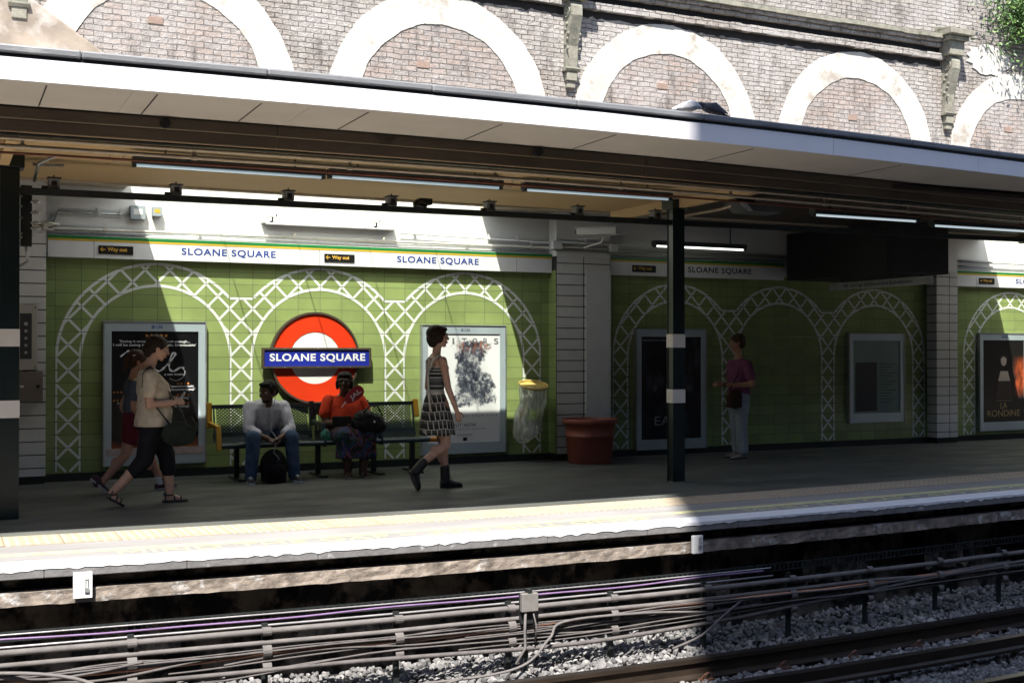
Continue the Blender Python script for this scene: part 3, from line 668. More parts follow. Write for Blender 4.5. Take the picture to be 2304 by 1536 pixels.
for xb in np.linspace(14.75, 19, 6)[1:-1]: b.box(xb - .003, xb + .003, 11.85, 13.6, 3.335, 3.348)
parts(b, 'glazing_bar', M_dsteel, cn)
def glassm():
    m, t, b, o = new_mat('dirty_wired_glass'); t.nodes.remove(b)
    tr = nd(t, 'ShaderNodeBsdfTransparent'); tr.inputs[0].default_value = (.97, 1, .96, 1); tl = nd(t, 'ShaderNodeBsdfTranslucent'); tl.inputs[0].default_value = (.97, .96, .92, 1)
    mx = nd(t, 'ShaderNodeMixShader'); n = noise(t, mapv(t, pos(t), (1.1, .3, 1)), 1.4, 2, .5)
    t.links.new(ramp(t, n, [(.3, .18), (.7, .34)]), mx.inputs[0]); t.links.new(tr.outputs[0], mx.inputs[1]); t.links.new(tl.outputs[0], mx.inputs[2])
    t.links.new(mx.outputs[0], o.inputs[0]); return m
b = MB(); b.box(1.82, 6.08, 11.72, 13.58, 3.351, 3.356); b.box(14.77, 19, 11.72, 13.58, 3.351, 3.356); b.build('roof_glazing', glassm(), cn)
# drain openings in the beam
for q in (1190, 365):
    b = MB(); b.tube([(WX(q, 9), 8.91, ZF - .05), (WX(q, 9), 8.965, ZF - .05)], .036, 16); b.build('drain_opening', M_black, cn, shear=True)
# small loops of flex on the ceiling
b = MB()
for px, py in ((262, 352), (1143, 418), (1521, 447)):
    c = W(px, py, 10.2); b.tube([(c.x - .06, c.y, ZC), (c.x - .06, c.y, ZC - .05), (c.x - .03, c.y, ZC - .085), (c.x + .02, c.y, ZC - .085), (c.x + .05, c.y, ZC - .05), (c.x + .05, c.y, ZC)], .006, 6)
parts(b, 'cable_loop', M_pipe, cn)
# pipes under the canopy beam
def run(name, pts, r, mat, label, cat='pipe', group=None, n=8, clips=None, shear=False):
    t = thing(name, pts[0], label, cat, group); b = MB(); b.tube(pts, r, n); b.build('tube', mat, t, smooth=True, shear=shear)
    if clips:
        b = MB()
        for q in clips:
            x = q; f = None
            for a, c in zip(pts[:-1], pts[1:]):
                if min(a[0], c[0]) <= x <= max(a[0], c[0]) and abs(c[0] - a[0]) > 1e-6: f = (x - a[0]) / (c[0] - a[0]); P = Vector(a).lerp(Vector(c), f); break
            if f is not None: b.tube([(P.x - .02, P.y, P.z), (P.x + .02, P.y, P.z)], r + .006, 8); b.box(P.x - .012, P.x + .012, P.y - .008, P.y + .008, P.z, P.z + .06)
        parts(b, 'clip', mat, t, 2, shear=shear)
    return t
cl = [WX(q, 9.4) for q in (48, 430, 774, 1097, 1380, 1636, 1860, 2066)]
run('ceiling_pipe', [(CX0, YF + 1.12, ZF - .183), (CX1, YF + 1.12, ZF - .183)], .014, M_pipe, 'cream pipe along the canopy beam, nearest the track', 'pipe', 'pipes under the canopy', shear=True)
run('ceiling_pipe', [(CX0, YF + 1.25, ZF - .222), (CX1, YF + 1.25, ZF - .222)], .016, M_pipe, 'cream pipe with round clips just behind the canopy beam', 'pipe', 'pipes under the canopy', clips=cl, shear=True)
run('ceiling_pipe', [(CX0, YF + 1.42, ZF - .245), (CX1, YF + 1.42, ZF - .245)], .010, mk('rusty_red_pipe', (.22, .07, .04), .6, var=.3), 'thin rusty red pipe under the canopy, beside the fluorescent lamps', 'pipe', 'pipes under the canopy', shear=True)
# fluorescent lamps
M_tube = emis('lamp_tube', (.78, .92, 1.0), .22); M_lampb = flat('lamp_body', (.05, .06, .06), .5); M_tube2 = emis('dim_lamp_tube', (.72, .90, 1.0), .13)
def lamp(p0, p1, label, st=None):
    (xa, ya), (xb, yb) = p0, p1; Y = 10.0 if st is None else st
    a, c = W(xa, ya, Y), W(xb, yb, Y); z = (a.z + c.z) / 2
    t = thing('fluorescent_lamp', ((a.x + c.x) / 2, Y, z), label, 'lamp', 'fluorescent lamps under the canopy')
    b = MB(); b.box(a.x - .03, c.x + .03, Y - .05, Y + .05, z + .006, z + .065); b.box(a.x - .03, a.x, Y - .03, Y + .03, z - .02, z + .015); b.box(c.x, c.x + .03, Y - .03, Y + .03, z - .02, z + .015)
    b.build('casing', M_lampb, t); b = MB(); b.tube([(a.x, Y, z - .004), (c.x, Y, z - .004)], .013, 10); b.build('tube', (emis('low_lamp_tube', (.9, .95, .85), 1.1) if xa == 1475 else M_tube) if xa > 1400 else M_tube2, t, smooth=True)
    top = ZC if z < ZC else z + .1
    b = MB()
    for q in (.15, .85): b.tube([(a.x + (c.x - a.x) * q, Y, z + .05), (a.x + (c.x - a.x) * q, Y, top)], .008, 6)
    parts(b, 'hanger', M_lampb, t)
lamp((305, 372), (722, 396), 'fluorescent lamp under the ochre ceiling, farthest left'); lamp((745, 396), (1122, 422), 'fluorescent lamp under the ochre ceiling above the roundel')
lamp((1183, 424), (1503, 449), 'fluorescent lamp under the ochre ceiling left of the middle column'); lamp((1833, 479), (2060, 500), 'lit fluorescent lamp right of the middle column')
lamp((2100, 503), (2330, 524), 'lit fluorescent lamp at the right edge'); lamp((1475, 552), (1672, 562), 'lit fluorescent lamp low above the shaded name frieze', 12.9)
# columns
def column(cx, label):
    t = thing('canopy_column', (cx, 10.75, 0), label, 'column', 'dark green canopy columns with white bands')
    b = MB(); b.box(cx - .075, cx + .075, 10.69, 10.70, 0, ZC - .12); b.box(cx - .075, cx + .075, 10.80, 10.81, 0, ZC - .12); b.box(cx - .065, cx + .065, 10.701, 10.799, 0, ZC - .12); b.build('shaft', M_dgreen, t, bevel=.002)
    b = MB(); b.box(cx - .11, cx + .11, 10.64, 10.86, ZC - .119, ZC - .002); b.build('cap', M_dgreen, t, bevel=.004)
    for z0, z1 in ((1.44, 1.585), (.845, .99)):
        b = MB(); b.box(cx - .079, cx + .079, 10.686, 10.814, z0, z1); b.build('white_band', M_bandw, t)
column(.50, 'dark green column with white bands at the left edge'); column(7.14, 'dark green column with two white bands in the middle'); column(13.9, 'dark column beyond the right edge')
# cable tray and the small boxes on it
t = thing('cable_tray', (4, 10.75, 2.73), 'dark cable tray sagging between the columns above the frieze', 'cable tray')
b = MB(); xs = np.linspace(-6, .5, 8).tolist() + np.linspace(.5, 7.14, 20).tolist()[1:] + np.linspace(7.14, 13.9, 12).tolist()[1:]
tz = lambda x: 2.745 + .006 * x
for a, c in zip(xs[:-1], xs[1:]): b.bar((a, 10.75, tz(a)), (c, 10.75, tz(c)), .06, .055)
b.build('tray', M_dsteel, t)
for k, (px, lb) in enumerate(((120, 'grey detector box next to the left column'), (395, 'grey detector box above the wall junction box'), (648, 'grey detector box above the sunlit wall, left of the roundel'), (880, 'grey detector box right of the roundel'),
                            (1101, 'grey detector box above the walking woman'), (1300, 'dark detector box above the security camera'), (1475, 'dark detector box beside the middle column'))):
    c = WX(px, 10.8); z = tz(c) + .035
    t = thing('detector_box', (c, 10.8, z), lb, 'detector', 'detector boxes along the cable tray')
    b = MB(); b.box(c - .045, c + .045, 10.75, 10.85, z, z + .085); b.build('housing', mk('grey_box_paint', (.32, .30, .27), .5), t, bevel=.004)
    b = MB(); b.box(c - .022, c + .022, 10.74, 10.749, z + .02, z + .062); b.build('aperture', M_blk, t, bevel=.004)
    b = MB(); b.box(c - .055, c + .055, 10.73, 10.86, z + .087, z + .095); b.box(c - .10, c - .05, 10.76, 10.8, z - .005, z + .02); b.tube([(c, 10.8, z + .09), (c, 10.8, z + .12)], .006, 6); b.build('bracket', M_dsteel, t)
# hanging train sign under a dark bulkhead
t = thing('bulkhead', (11.3, 12.4, 2.38), 'black boxed bulkhead hanging over the platform above the train sign', 'bulkhead')
b = MB(); b.box(10.75, 11.8, 11.4, 13.38, 2.40, ZC - .002); b.build('casing', M_black, t, bevel=.01)
t = thing('train_sign', (11.5, 12.4, 2.25), 'narrow white hanging sign about trains below the dark bulkhead', 'sign')
b = MB(); b.box(11.50, 11.53, 11.4, 13.35, 2.27, 2.375); b.build('panel', mk('dim_white_panel', (.8, .8, .75), .5), t)
me, co = text_mesh('All trains go to Victoria and Embankment', .01); lo, hi = co.min(0), co.max(0); out = np.zeros_like(co)
a = (co[:, 0] - lo[0]) / (hi[0] - lo[0]); q = (co[:, 1] - lo[1]) / (hi[1] - lo[1]); out[:, 0] = 11.498; out[:, 1] = 13.05 - a * 1.30; out[:, 2] = 2.29 + q * .055
me.vertices.foreach_set('co', out.ravel()); link('lettering', me, M_dink, t)
b = MB()
for yy in (11.6, 13.1): b.tube([(11.515, yy, 2.375), (11.515, yy, 2.40)], .01, 6)
parts(b, 'hanger', M_dsteel, t)
# floodlight and conduit near the middle column
t = thing('floodlight', (WX(1690, 10), 10, 2.85), 'grey floodlight hanging upside down right of the middle column', 'floodlight')
a, c = W(1640, 456, 10), W(1745, 484, 10); b = MB()
b.prism([(a.x, a.z), (c.x, a.z - .02), (c.x - .05, c.z), (a.x + .13, c.z)], 9.85, 10.1); b.build('housing', mk('floodlight_grey', (.16, .17, .17), .4, .3), t, bevel=.01)
b = MB(); b.prism([(a.x + .02, a.z - .005), (a.x + .14, c.z + .005), (a.x + .19, c.z + .005), (a.x + .1, a.z - .005)], 9.84, 9.849); b.build('lens', mk('pale_lens', (.55, .58, .55), .2), t)
b = MB(); b.box(a.x + .1, a.x + .3, 9.95, 10.0, a.z, ZC); b.build('bracket', M_dsteel, t)
run('conduit', [(7.2, 10.75, 2.86), (7.4, 10.3, 2.9), (a.x + .03, 10.0, a.z - .03)], .016, M_pipe, 'cream conduit running from the middle column to the floodlight', 'conduit')
# brick retaining wall
M_brick = brick_mat('weathered_brick', (.225, .188, .162), (.31, .272, .24), (.05, .045, .043), (.42, .40, .38), .40)
M_brick2 = brick_mat('pale_infill_brick', (.33, .26, .225), (.29, .26, .24), (.12, .11, .105), (.40, .375, .36), .46, rw=.2, rh=.066)
M_band = mk('limewashed_render', (.46, .445, .41), .85, var=.14, vs=2.5, bmp=1., bs_=7, col2=(.30, .265, .225), cover=.56)
M_stone = mk('mossy_stone', (.22, .21, .17), .85, var=.25, vs=9, bmp=.5, bs_=30, col2=(.10, .11, .075), cover=.55)
bw = thing('brick_wall', (5, YB, 3.4), 'tall weathered brick retaining wall with white blind arches above the canopy', 'wall')
b = MB(); b.box(-42, 45, YB, YB + .8, 3.451, 13); b.build('brickwork', M_brick, bw)
cs_ = [.4102 * YB + (k) * 3.355 for k in range(-5, 9)]
def rough_ring(cx, cz, r0, r1, y0, y1, n=200):
    m = MB(); vs = []
    j = lambda k, s_: .007 * math.sin(k * .13 + s_) + .004 * math.sin(k * .41 + 2 * s_) + random.gauss(0, .002)
    for k in range(n + 1):
        t = math.pi * (k / n) * 1.12 - .19
        for rr, yy in ((r0 + j(k, cx), y1), (r0 + j(k, cx) + .004, y0), (r1 + j(k, cx + 3), y0), (r1 + j(k, cx + 3), y1)): vs.append((cx + rr * math.cos(t), yy, cz + rr * math.sin(t)))
    m.add(vs, [(4 * k + a, 4 * k + a + 1, 4 * k + 5 + a, 4 * k + 4 + a) for k in range(n) for a in range(3)]); return m
for c in cs_:
    rough_ring(c, 4.39, 1.09, 1.49, YB - .016, YB + .002).build('arch_band', M_band, bw, smooth=False)
    b = MB(); b.add([(c + 1.10 * math.cos(t), YB - .006, 4.39 + 1.10 * math.sin(t)) for t in np.linspace(-.3, math.pi + .3, 48)], [tuple(range(48))]); b.build('arch_infill', M_brick2, bw)
    b = MB(); kx = c - .25 + random.uniform(-.1, .2); kz = 4.39 + random.uniform(.45, .7); b.box(kx, kx + .17, YB - .016, YB - .004, kz, kz + .085); b.build('odd_brick', mk('orange_brick', (.25, .18, .145), .9, bmp=.5), bw, bevel=.01)
def course(za, zb, d, name, amp=.006, step=.16):
    m = MB(); xs = np.arange(-10, 14.05, step); rows = []
    for x in xs:
        o_ = random.gauss(0, amp); z_ = random.gauss(0, amp * .5)
        for xx in (x + .004, x + step - .004): rows.append([(xx, YB + .01, za + z_), (xx, YB - d + o_, za + z_), (xx, YB - d + o_, zb + z_), (xx, YB + .01, zb + z_ + .02)])
    vs = [v for r in rows for v in r]
    m.add(vs, [(i * 4 + a, i * 4 + a + 1, i * 4 + 5 + a, i * 4 + 4 + a) for i in range(len(rows) - 1) for a in range(3)]); return m.build(name, M_brick if d < .15 else M_stone, bw)
course(5.93, 6.03, .075, 'string_course'); course(6.13, 6.19, .085, 'string_course'); course(6.19, 6.235, .13, 'string_course'); course(6.235, 6.30, .175, 'string_course', step=.3)
for za, zb in ((6.032, 6.128), (5.83, 5.928)):         # shadow lines under the courses painted as dark, grimy strips
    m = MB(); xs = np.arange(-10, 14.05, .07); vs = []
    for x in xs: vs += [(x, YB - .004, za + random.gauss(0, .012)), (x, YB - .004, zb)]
    m.add(vs, [(2 * i, 2 * i + 2, 2 * i + 3, 2 * i + 1) for i in range(len(xs) - 1)]); m.build('grimy_shadow_band', mk('grimy_shadow', (.02, .018, .018), .95, var=.4, vs=20), bw)
# scroll brackets over the piers
def bracket(cx):
    m = MB(); y = YB; w2 = .085
    side = [(y, 5.12), (y - .07, 5.1), (y - .09, 5.25), (y - .10, 5.4), (y - .17, 5.62), (y - .22, 5.78), (y - .215, 5.9), (y - .17, 5.98), (y, 5.98)]
    m.prof_x(side, cx - w2, cx + w2); br = m.build('bracket', M_stone, bw, bevel=.008)
    m = MB(); m.prof_x([(y, 5.07), (y - .10, 5.07), (y - .12, 5.1), (y - .12, 5.12), (y, 5.12)], cx - .11, cx + .11); m.box(cx - .075, cx + .075, y - .09, y, 4.95, 5.068); m.box(cx - .06, cx + .06, y - .065, y, 4.86, 4.948); m.build('base', M_stone, br, bevel=.006)
    m = MB(); m.box(cx - .15, cx + .15, y - .24, y, 5.981, 6.2); m.box(cx - .2, cx + .2, y - .29, y, 6.203, 6.27); m.box(cx - .25, cx + .25, y - .36, y, 6.273, 6.36); m.prof_x([(y - .36, 6.361), (y - .02, 6.44), (y, 6.361)], cx - .25, cx + .25); m.build('cap', M_stone, br, bevel=.008)
    m = MB()
    for s_ in (-1, 1):
        m.add([], []); xx = cx + s_ * (w2 + .004)
        for r_ in (.07, .035): m.tube([(xx, y - .11 + r_ * math.cos(q), 5.84 + r_ * math.sin(q)) for q in np.linspace(0, 2 * math.pi, 17)], .012, 6, cap=False)
        for k in range(6): m.ell((xx, y - .10 + .045 * math.sin(k * 2.), 5.68 - k * .065), (.012, .03, .024), n=8, m=5)
    m.build('scroll_carving', M_stone, br, smooth=True)
for q in (-6.0, .72, 7.43, 14.13, 20.85): bracket(q)
# render haunch on the left, damp render patch by the plant
a = [W(-60, -40, YB), W(60, -8, YB), W(225, 116, YB)]
b = MB(); b.prism([(a[0].x, 3.5), (a[2].x + .5, 3.5), (a[2].x + .45, a[2].z - .3), (a[2].x, a[2].z), (a[1].x, a[1].z), (a[0].x, a[1].z + .25)], YB - .07, YB - .001)
b.build('stained_render', mk('stained_render', (.27, .225, .18), .85, var=.35, vs=2.5, bmp=.4, bs_=12, col2=(.36, .33, .30), cover=.5), bw, bevel=.02)
m_ = MB(); c = W(2225, 135, YB); P = [(c.x + r_ * math.cos(t) * 1.3, c.z + r_ * math.sin(t) * .62) for t, r_ in zip(np.linspace(0, 2 * math.pi, 27)[:-1], [.36 + random.uniform(-.07, .07) for _ in range(26)])]
m_.add([(x, YB - .015, z) for x, z in P], [tuple(range(len(P)))]); m_.build('whitewash_patch', M_band, bw)
b = MB(); b.box(-22, 45, YB + .02, YB + 2.5, 13, 13.2); b.build('coping', M_stone, bw)
# ------------------------------------------------------------------ buildings behind the photographer (added unseen to cast shade and hold back sky light)
M_oldb = mk('unseen_block_brick', (.07, .055, .05), .9, var=.2, vs=4)
t = thing('unseen_shade_building', (10, -6, 0), 'added unseen tall brick building across the tracks, its shadow falling over the right half', 'building')
SX = 6.52 - .5341 * 12.0
b = MB(); b.box(SX, 7.5, -12, -2.0, 0, 25); b.build('wall', M_oldb, t)
for fl in range(6):
    for k in range(2):
        b = MB(); b.box(SX + 1.2 + k * 2.6, SX + 2.3 + k * 2.6, -1.999, -1.96, 3 + fl * 3.5, 4.8 + fl * 3.5); wn = b.build('unseen_window', M_fascia, t)
        b = MB(); b.box(SX + 1.28 + k * 2.6, SX + 2.22 + k * 2.6, -1.959, -1.95, 3.08 + fl * 3.5, 4.72 + fl * 3.5); b.build('pane', flat('unseen_window_glass', (.03, .04, .05), .1), wn)
p = MB(); p.box(-40, 60, -8, .9, -.3, 0); p.box(-40, 60, .6, .899, -.9, -.301)
tag(p.build('opposite_platform', M_asph), kind='structure')
t = thing('unseen_opposite_wall', (-10, -2.2, 0), 'added unseen brick wall behind the opposite platform, left of the shade building', 'wall')
b = MB(); b.box(-45, SX - .02, -2.6, -2.1, 0, 7.6); b.build('brickwork', M_oldb, t); b = MB(); b.box(-45, SX - .02, -2.65, -2.05, 7.601, 7.75); b.build('coping', M_stone, t)
t = thing('unseen_opposite_wall', (25, -2.2, 0), 'added unseen brick wall behind the opposite platform, right of the shade building', 'wall')
b = MB(); b.box(7.52, 46, -2.6, -2.1, 0, 7.6); b.build('brickwork', M_oldb, t); b = MB(); b.box(7.52, 46, -2.65, -2.05, 7.601, 7.75); b.build('coping', M_stone, t)
t = thing('end_sky_block', (33, 5, 0), 'dark brick block added at the far right end to stop sky light', 'building')
b = MB(); b.box(30, 34, -1.9, 13.5, ZB, 9); b.build('wall', M_oldb, t)  # unseen block, added to keep sky light out of the right end
t2_ = thing('end_sky_block', (-38, 5, 0), 'dark brick block added at the far left end to stop sky light', 'building')
b = MB(); b.box(-40, -36, -2.0, 13.5, ZB, 9); b.build('wall', M_oldb, t2_)  # its unseen twin, added to shut off sky light from the left
b = MB(); b.box(29.95, 29.999, 2.2, 7.8, ZB, 3.4); b.build('unseen_block_opening', M_black, t)
# ------------------------------------------------------------------ track
BEND = True
M_rail = mk('brown_rail_steel', (.05, .036, .026), .5, .6, var=.3, vs=9, bmp=.2, stretch=(.3, 1, 1)); M_railtop = mk('polished_rail', (.16, .14, .125), .3, .9, var=.15, vs=7, bmp=.03, stretch=(.1, 1, 1))
M_sleep = mk('dark_sleeper', (.09, .085, .08), .85, var=.25, vs=6, bmp=.5)
M_clip = mk('rusty_clip', (.13, .06, .035), .7, .4, var=.3)
XR0, XR1 = -6, 20
def rail(y, label, zt=-.885, hw=.035, third=False, clips=True):
    t = thing('rail', (6, y, ZB), label, 'rail', 'rails of the near track'); b = MB()
    h0 = zt - .15
    if third: pr = [(y - .05, zt - .11), (y + .05, zt - .11), (y + .05, zt - .085), (y + .03, zt - .07), (y + .036, zt), (y - .036, zt), (y - .03, zt - .07), (y - .05, zt - .085)]
    else: pr = [(y - .065, h0), (y + .065, h0), (y + .065, h0 + .012), (y + .01, h0 + .03), (y + .009, zt - .045), (y + hw, zt - .032), (y + hw, zt - .004), (y - hw, zt - .004), (y - hw, zt - .032), (y - .009, zt - .045), (y - .01, h0 + .03), (y - .065, h0 + .012)]
    b.prof_x(pr, XR0, XR1); b.build('web', M_rail, t)
    b = MB(); b.box(XR0, XR1, y - hw + .003, y + hw - .003, zt - .0035, zt + .001); b.build('running_surface', M_railtop, t)
    if clips:
        for x in np.arange(XR0 + .31, 15, .72):
            if x < .8: continue
            for s_ in (-1, 1):
                y1 = y + s_ * .09; b = MB()
                b.tube([(x - .05, y1, h0 + .012), (x - .03, y1 + s_ * .02, h0 + .045), (x, y1 + s_ * .015, h0 + .055), (x + .03, y1 - s_ * .01, h0 + .045), (x + .045, y1 - s_ * .035, h0 + .03)], .010, 6)
                b.box(x - .06, x + .06, y1 - .03, y1 + .04, h0 - .01, h0 + .012)
                b.build('rail_clip', M_clip, t)
    if third:
        for x in np.arange(1.24, 12, 2.16):
            b = MB(); b.lathe([(.001, zt - .11), (.05, zt - .112), (.06, zt - .13), (.045, zt - .14), (.065, zt - .155), (.065, zt - .185), (.001, zt - .19)], x, y, 16); b.build('insulator', mk('brown_insulator', (.10, .09, .08), .3), t, smooth=True)
    return t
rail(7.5, 'running rail nearest the platform with a sunlit left end'); rail(6.78, 'conductor rail on insulators between the running rails', -.86, .036, True, False)
rail(6.07, 'running rail at the lower right corner, nearest the camera'); rail(5.72, 'conductor rail outside the nearest running rail', -.82, .036, True, False)
for k in range(34):
    x = XR0 + .31 + k * .72
    b = MB(); b.box(x - .12, x + .12, 5.45, 8.05, ZB - .12, ZB - .037 + random.uniform(-.004, .004))
    tag(b.build('sleeper', M_sleep, bevel=.012), 'worn timber sleeper half buried in the ballast under the rails', 'sleeper', 'sleepers of the near track')
# ballast stones
def stones():
    ico = bmesh.new(); bmesh.ops.create_icosphere(ico, subdivisions=1, radius=1)
    bv = np.array([v.co[:] for v in ico.verts]); bf = np.array([[v.index for v in f.verts] for f in ico.faces]); ico.free()
    N = 46000
    x = rng.uniform(-.6, 13, N); y = rng.uniform(5.3, 8.36, N); keep = np.ones(N, bool)
    keep &= ~((np.abs(y - 7.5) < .075) | (np.abs(y - 6.07) < .075)); x, y = x[keep], y[keep]; n = len(x)
    inside = (y > 5.9) & (y < 7.5)
    z = ZB - .03 + rng.uniform(-.02, .03, n) - np.where(inside, .03, 0) + np.where(y > 7.62, .014 * np.sin(x * 1.7) + (y - 7.62) * .13 + .012, 0)
    s = rng.uniform(.013, .027, n) * np.where(rng.random(n) < .08, 1.4, 1)
    sc3 = s[:, None] * rng.uniform(.6, 1.35, (n, 3))
    v = bv[None] * (1 + rng.uniform(-.34, .34, (n, len(bv), 1))) * sc3[:, None, :]
    q = rng.normal(size=(n, 4)); q /= np.linalg.norm(q, axis=1)[:, None]; a, b_, c, d = q.T
    Rm = np.stack([1 - 2 * (c * c + d * d), 2 * (b_ * c - a * d), 2 * (b_ * d + a * c), 2 * (b_ * c + a * d), 1 - 2 * (b_ * b_ + d * d), 2 * (c * d - a * b_), 2 * (b_ * d - a * c), 2 * (c * d + a * b_), 1 - 2 * (b_ * b_ + c * c)], 1).reshape(n, 3, 3)
    v = np.einsum('nij,nkj->nki', Rm, v) + np.stack([x, y, z], 1)[:, None, :]
    F_ = (bf[None] + (np.arange(n) * len(bv))[:, None, None]).reshape(-1, 3); V = v.reshape(-1, 3)
    me = bpy.data.meshes.new('ballast'); me.vertices.add(len(V)); me.vertices.foreach_set('co', V.ravel())
    me.loops.add(F_.size); me.loops.foreach_set('vertex_index', F_.ravel().astype(np.int32))
    me.polygons.add(len(F_)); me.polygons.foreach_set('loop_start', (np.arange(len(F_)) * 3).astype(np.int32)); me.polygons.foreach_set('loop_total', np.full(len(F_), 3, np.int32)); me.polygons.foreach_set('use_smooth', np.zeros(len(F_), bool)); me.update()
    m, t, b, o = new_mat('ballast_stone'); isl = nd(t, 'ShaderNodeNewGeometry').outputs['Random Per Island']
    t.links.new(mixc(t, ramp(t, noise(t, pos(t), 30, 3), [(.3, 0), (.7, .3)]), ramp(t, isl, [(0, (.09, .09, .093)), (.5, (.17, .166, .165)), (.9, (.25, .243, .24)), (1, (.33, .32, .31))]), (.12, .11, .10)), b.inputs['Base Color'])
    b.inputs['Roughness'].default_value = .85
    o = link('ballast', me, m); tag(o, kind='stuff'); o['label'] = 'grey crushed stone ballast around the rails'; o['category'] = 'ballast'
stones()
# ------------------------------------------------------------------ cables along the wall under the platform
def wav(pts, amp=.012, n=40, seed=0, yy=0):
    rs = random.Random(seed); ph = [rs.uniform(0, 6) for _ in range(4)]; out = []
    P = [Vector(p) for p in pts]
    for i in range(n + 1):
        f = i / n * (len(P) - 1); k = min(int(f), len(P) - 2); t = f - k
        p0, p1, p2_, p3 = P[max(k - 1, 0)], P[k], P[k + 1], P[min(k + 2, len(P) - 1)]
        q = .5 * ((2 * p1) + (p2_ - p0) * t + (2 * p0 - 5 * p1 + 4 * p2_ - p3) * t * t + (3 * p1 - p0 - 3 * p2_ + p3) * t ** 3)
        q.z += amp * (math.sin(q.x * 2.1 + ph[0]) + .6 * math.sin(q.x * 4.7 + ph[1])); q.y += amp * math.sin(q.x * 1.3 + ph[2]); out.append(q)
    return out
YC = 7.9
GC = 'cables along the foot of the platform wall'
run('cable_pipe', wav([(-3, YC, -.465), (4, YC, -.478), (8, YC, -.49), (14, YC, -.50)], .002, 30, 1), .021, M_cable, 'thick grey pipe, uppermost of the clipped runs under the platform', 'pipe', GC, n=12)
run('cable_pipe', wav([(-3, YC, -.545), (4, YC, -.555), (7, YC, -.57), (9, YC, -.62), (14, YC, -.60)], .003, 40, 2), .017, M_cable, 'grey pipe just below the thickest run', 'pipe', GC, n=12)
run('cable_pipe', wav([(-3, YC - .03, -.72), (2, YC - .03, -.725), (4, YC - .05, -.77), (5.6, YC - .02, -.74), (7, YC - .02, -.66), (9, YC - .02, -.58), (14, YC, -.56)], .003, 50, 3), .016, M_dirt, 'long grey pipe lowest of the runs, sagging in the middle', 'pipe', GC, n=10)
run('purple_cable', wav([(-3, 8.13, -.44), (4, 8.13, -.445), (6.2, 8.13, -.44)], .006, 60, 4), .007, mk('purple_sheath', (.19, .12, .23), .25, bmp=0), 'shiny purple cable clipped high under the platform edge', 'cable', GC)
run('cable_rod', [(-3, 8.15, -.405), (6.3, 8.15, -.425)], .006, mk('bright_rod', (.30, .29, .29), .3, .3), 'thin bright rod above the purple cable', 'rod', GC)
run('cable_rod', [(-3, 8.12, -.485), (6.3, 8.12, -.485)], .008, MATS['bright_rod'], 'thin bright rod below the purple cable', 'rod', GC)
rk = thing('cable_rack', (2, 8.17, -.42), 'slotted steel rack holding the purple cable under the platform edge', 'rack')
b = MB(); b.box(-3, 14, 8.16, 8.17, -.405, -.395); b.box(-3, 14, 8.16, 8.17, -.46, -.45)
for x in np.arange(-3, 14, .05): b.box(x, x + .012, 8.16, 8.168, -.45, -.405)
b.build('slotted_strip', M_dsteel, rk)
wires = [((-3, -.62), (1, -.61), (3, -.60), (4, -.60), (5.5, -.575), (7.5, -.60), (12, -.62)), ((-3, -.635), (.8, -.63), (2.2, -.60), (3.6, -.615), (5, -.63), (6.4, -.6), (12, -.60)),
         ((-3, -.65), (.6, -.645), (2, -.63), (3.2, -.63), (4.6, -.60), (6, -.585), (12, -.60)), ((-3, -.60), (0, -.62), (1.5, -.585), (3, -.59), (4.2, -.585), (6, -.60), (12, -.61)),
         ((-1, -.82), (1, -.79), (2.4, -.70), (3.6, -.665), (4.6, -.70), (6, -.66), (12, -.67)), ((-1, -.84), (1.2, -.80), (2.6, -.69), (3.8, -.69), (5, -.65), (6.3, -.67), (12, -.66)), ((-1, -.80), (1.4, -.77), (2.8, -.685), (3.9, -.70), (5.2, -.68), (6.6, -.65), (12, -.68))]
rs9 = random.Random(9)
for k in range(7):
    z0 = rs9.choice((-.60, -.64, -.70)); x0 = rs9.uniform(-2, 4); L_ = rs9.uniform(2, 5); wires.append(tuple((x0 + L_ * q / 4, z0 + rs9.uniform(-.05, .035)) for q in range(5)))
nm = ['upper', 'upper', 'upper', 'upper', 'lower', 'lower', 'lower'] + ['loosely hanging'] * 7
for k, wpt in enumerate(wires):
    run('cable', wav([(x, YC - .035 + .012 * (k % 3), z) for x, z in wpt], .006, 70, 10 + k), (.007, .006, .009, .005, .007, .009, .006)[k % 7], M_dirt if k != 2 else mk('orange_cable', (.42, .2, .12), .6, bmp=.1),
        'slack grey cable in the %s bundle of thin cables' % nm[k] if k != 2 else 'faded orange cable in the upper bundle', 'cable', 'thin cables bundled under the platform' if k != 2 else None)
run('ground_cable', wav([(.6, 7.75, -.93), (1.8, 7.8, -.93), (3, 7.78, -.91), (3.7, 7.72, -.86), (4.0, 7.8, -.70), (4.15, 7.85, -.60), (4.8, 7.85, -.60), (6, 7.9, -.70), (7, 7.9, -.62), (9, 7.9, -.56)], .003, 90, 30), .010, M_cable, 'grey cable rising off the ballast past the junction box', 'cable')
run('ground_cable', wav([(1.6, 7.62, -.945), (2.4, 7.6, -.945), (2.9, 7.66, -.93), (3.3, 7.75, -.90)], .002, 30, 31), .009, M_cable, 'short grey cable lying on the sunlit ballast', 'cable')
run('ground_cable', wav([(-.3, 7.9, -.60), (0.3, 7.85, -.58), (.75, 7.7, -.62), (1.0, 7.55, -.75), (1.2, 7.5, -.93)], .002, 30, 32), .012, M_cable, 'grey cable looping down to the ballast at the lower left', 'cable')
run('ground_cable', wav([(5.0, 7.7, -.86), (5.3, 7.75, -.80), (5.55, 7.8, -.68), (5.75, 7.85, -.6)], .002, 24, 33), .010, M_dirt, 'short stiff cable sticking up out of the ballast near the shadow edge', 'cable')
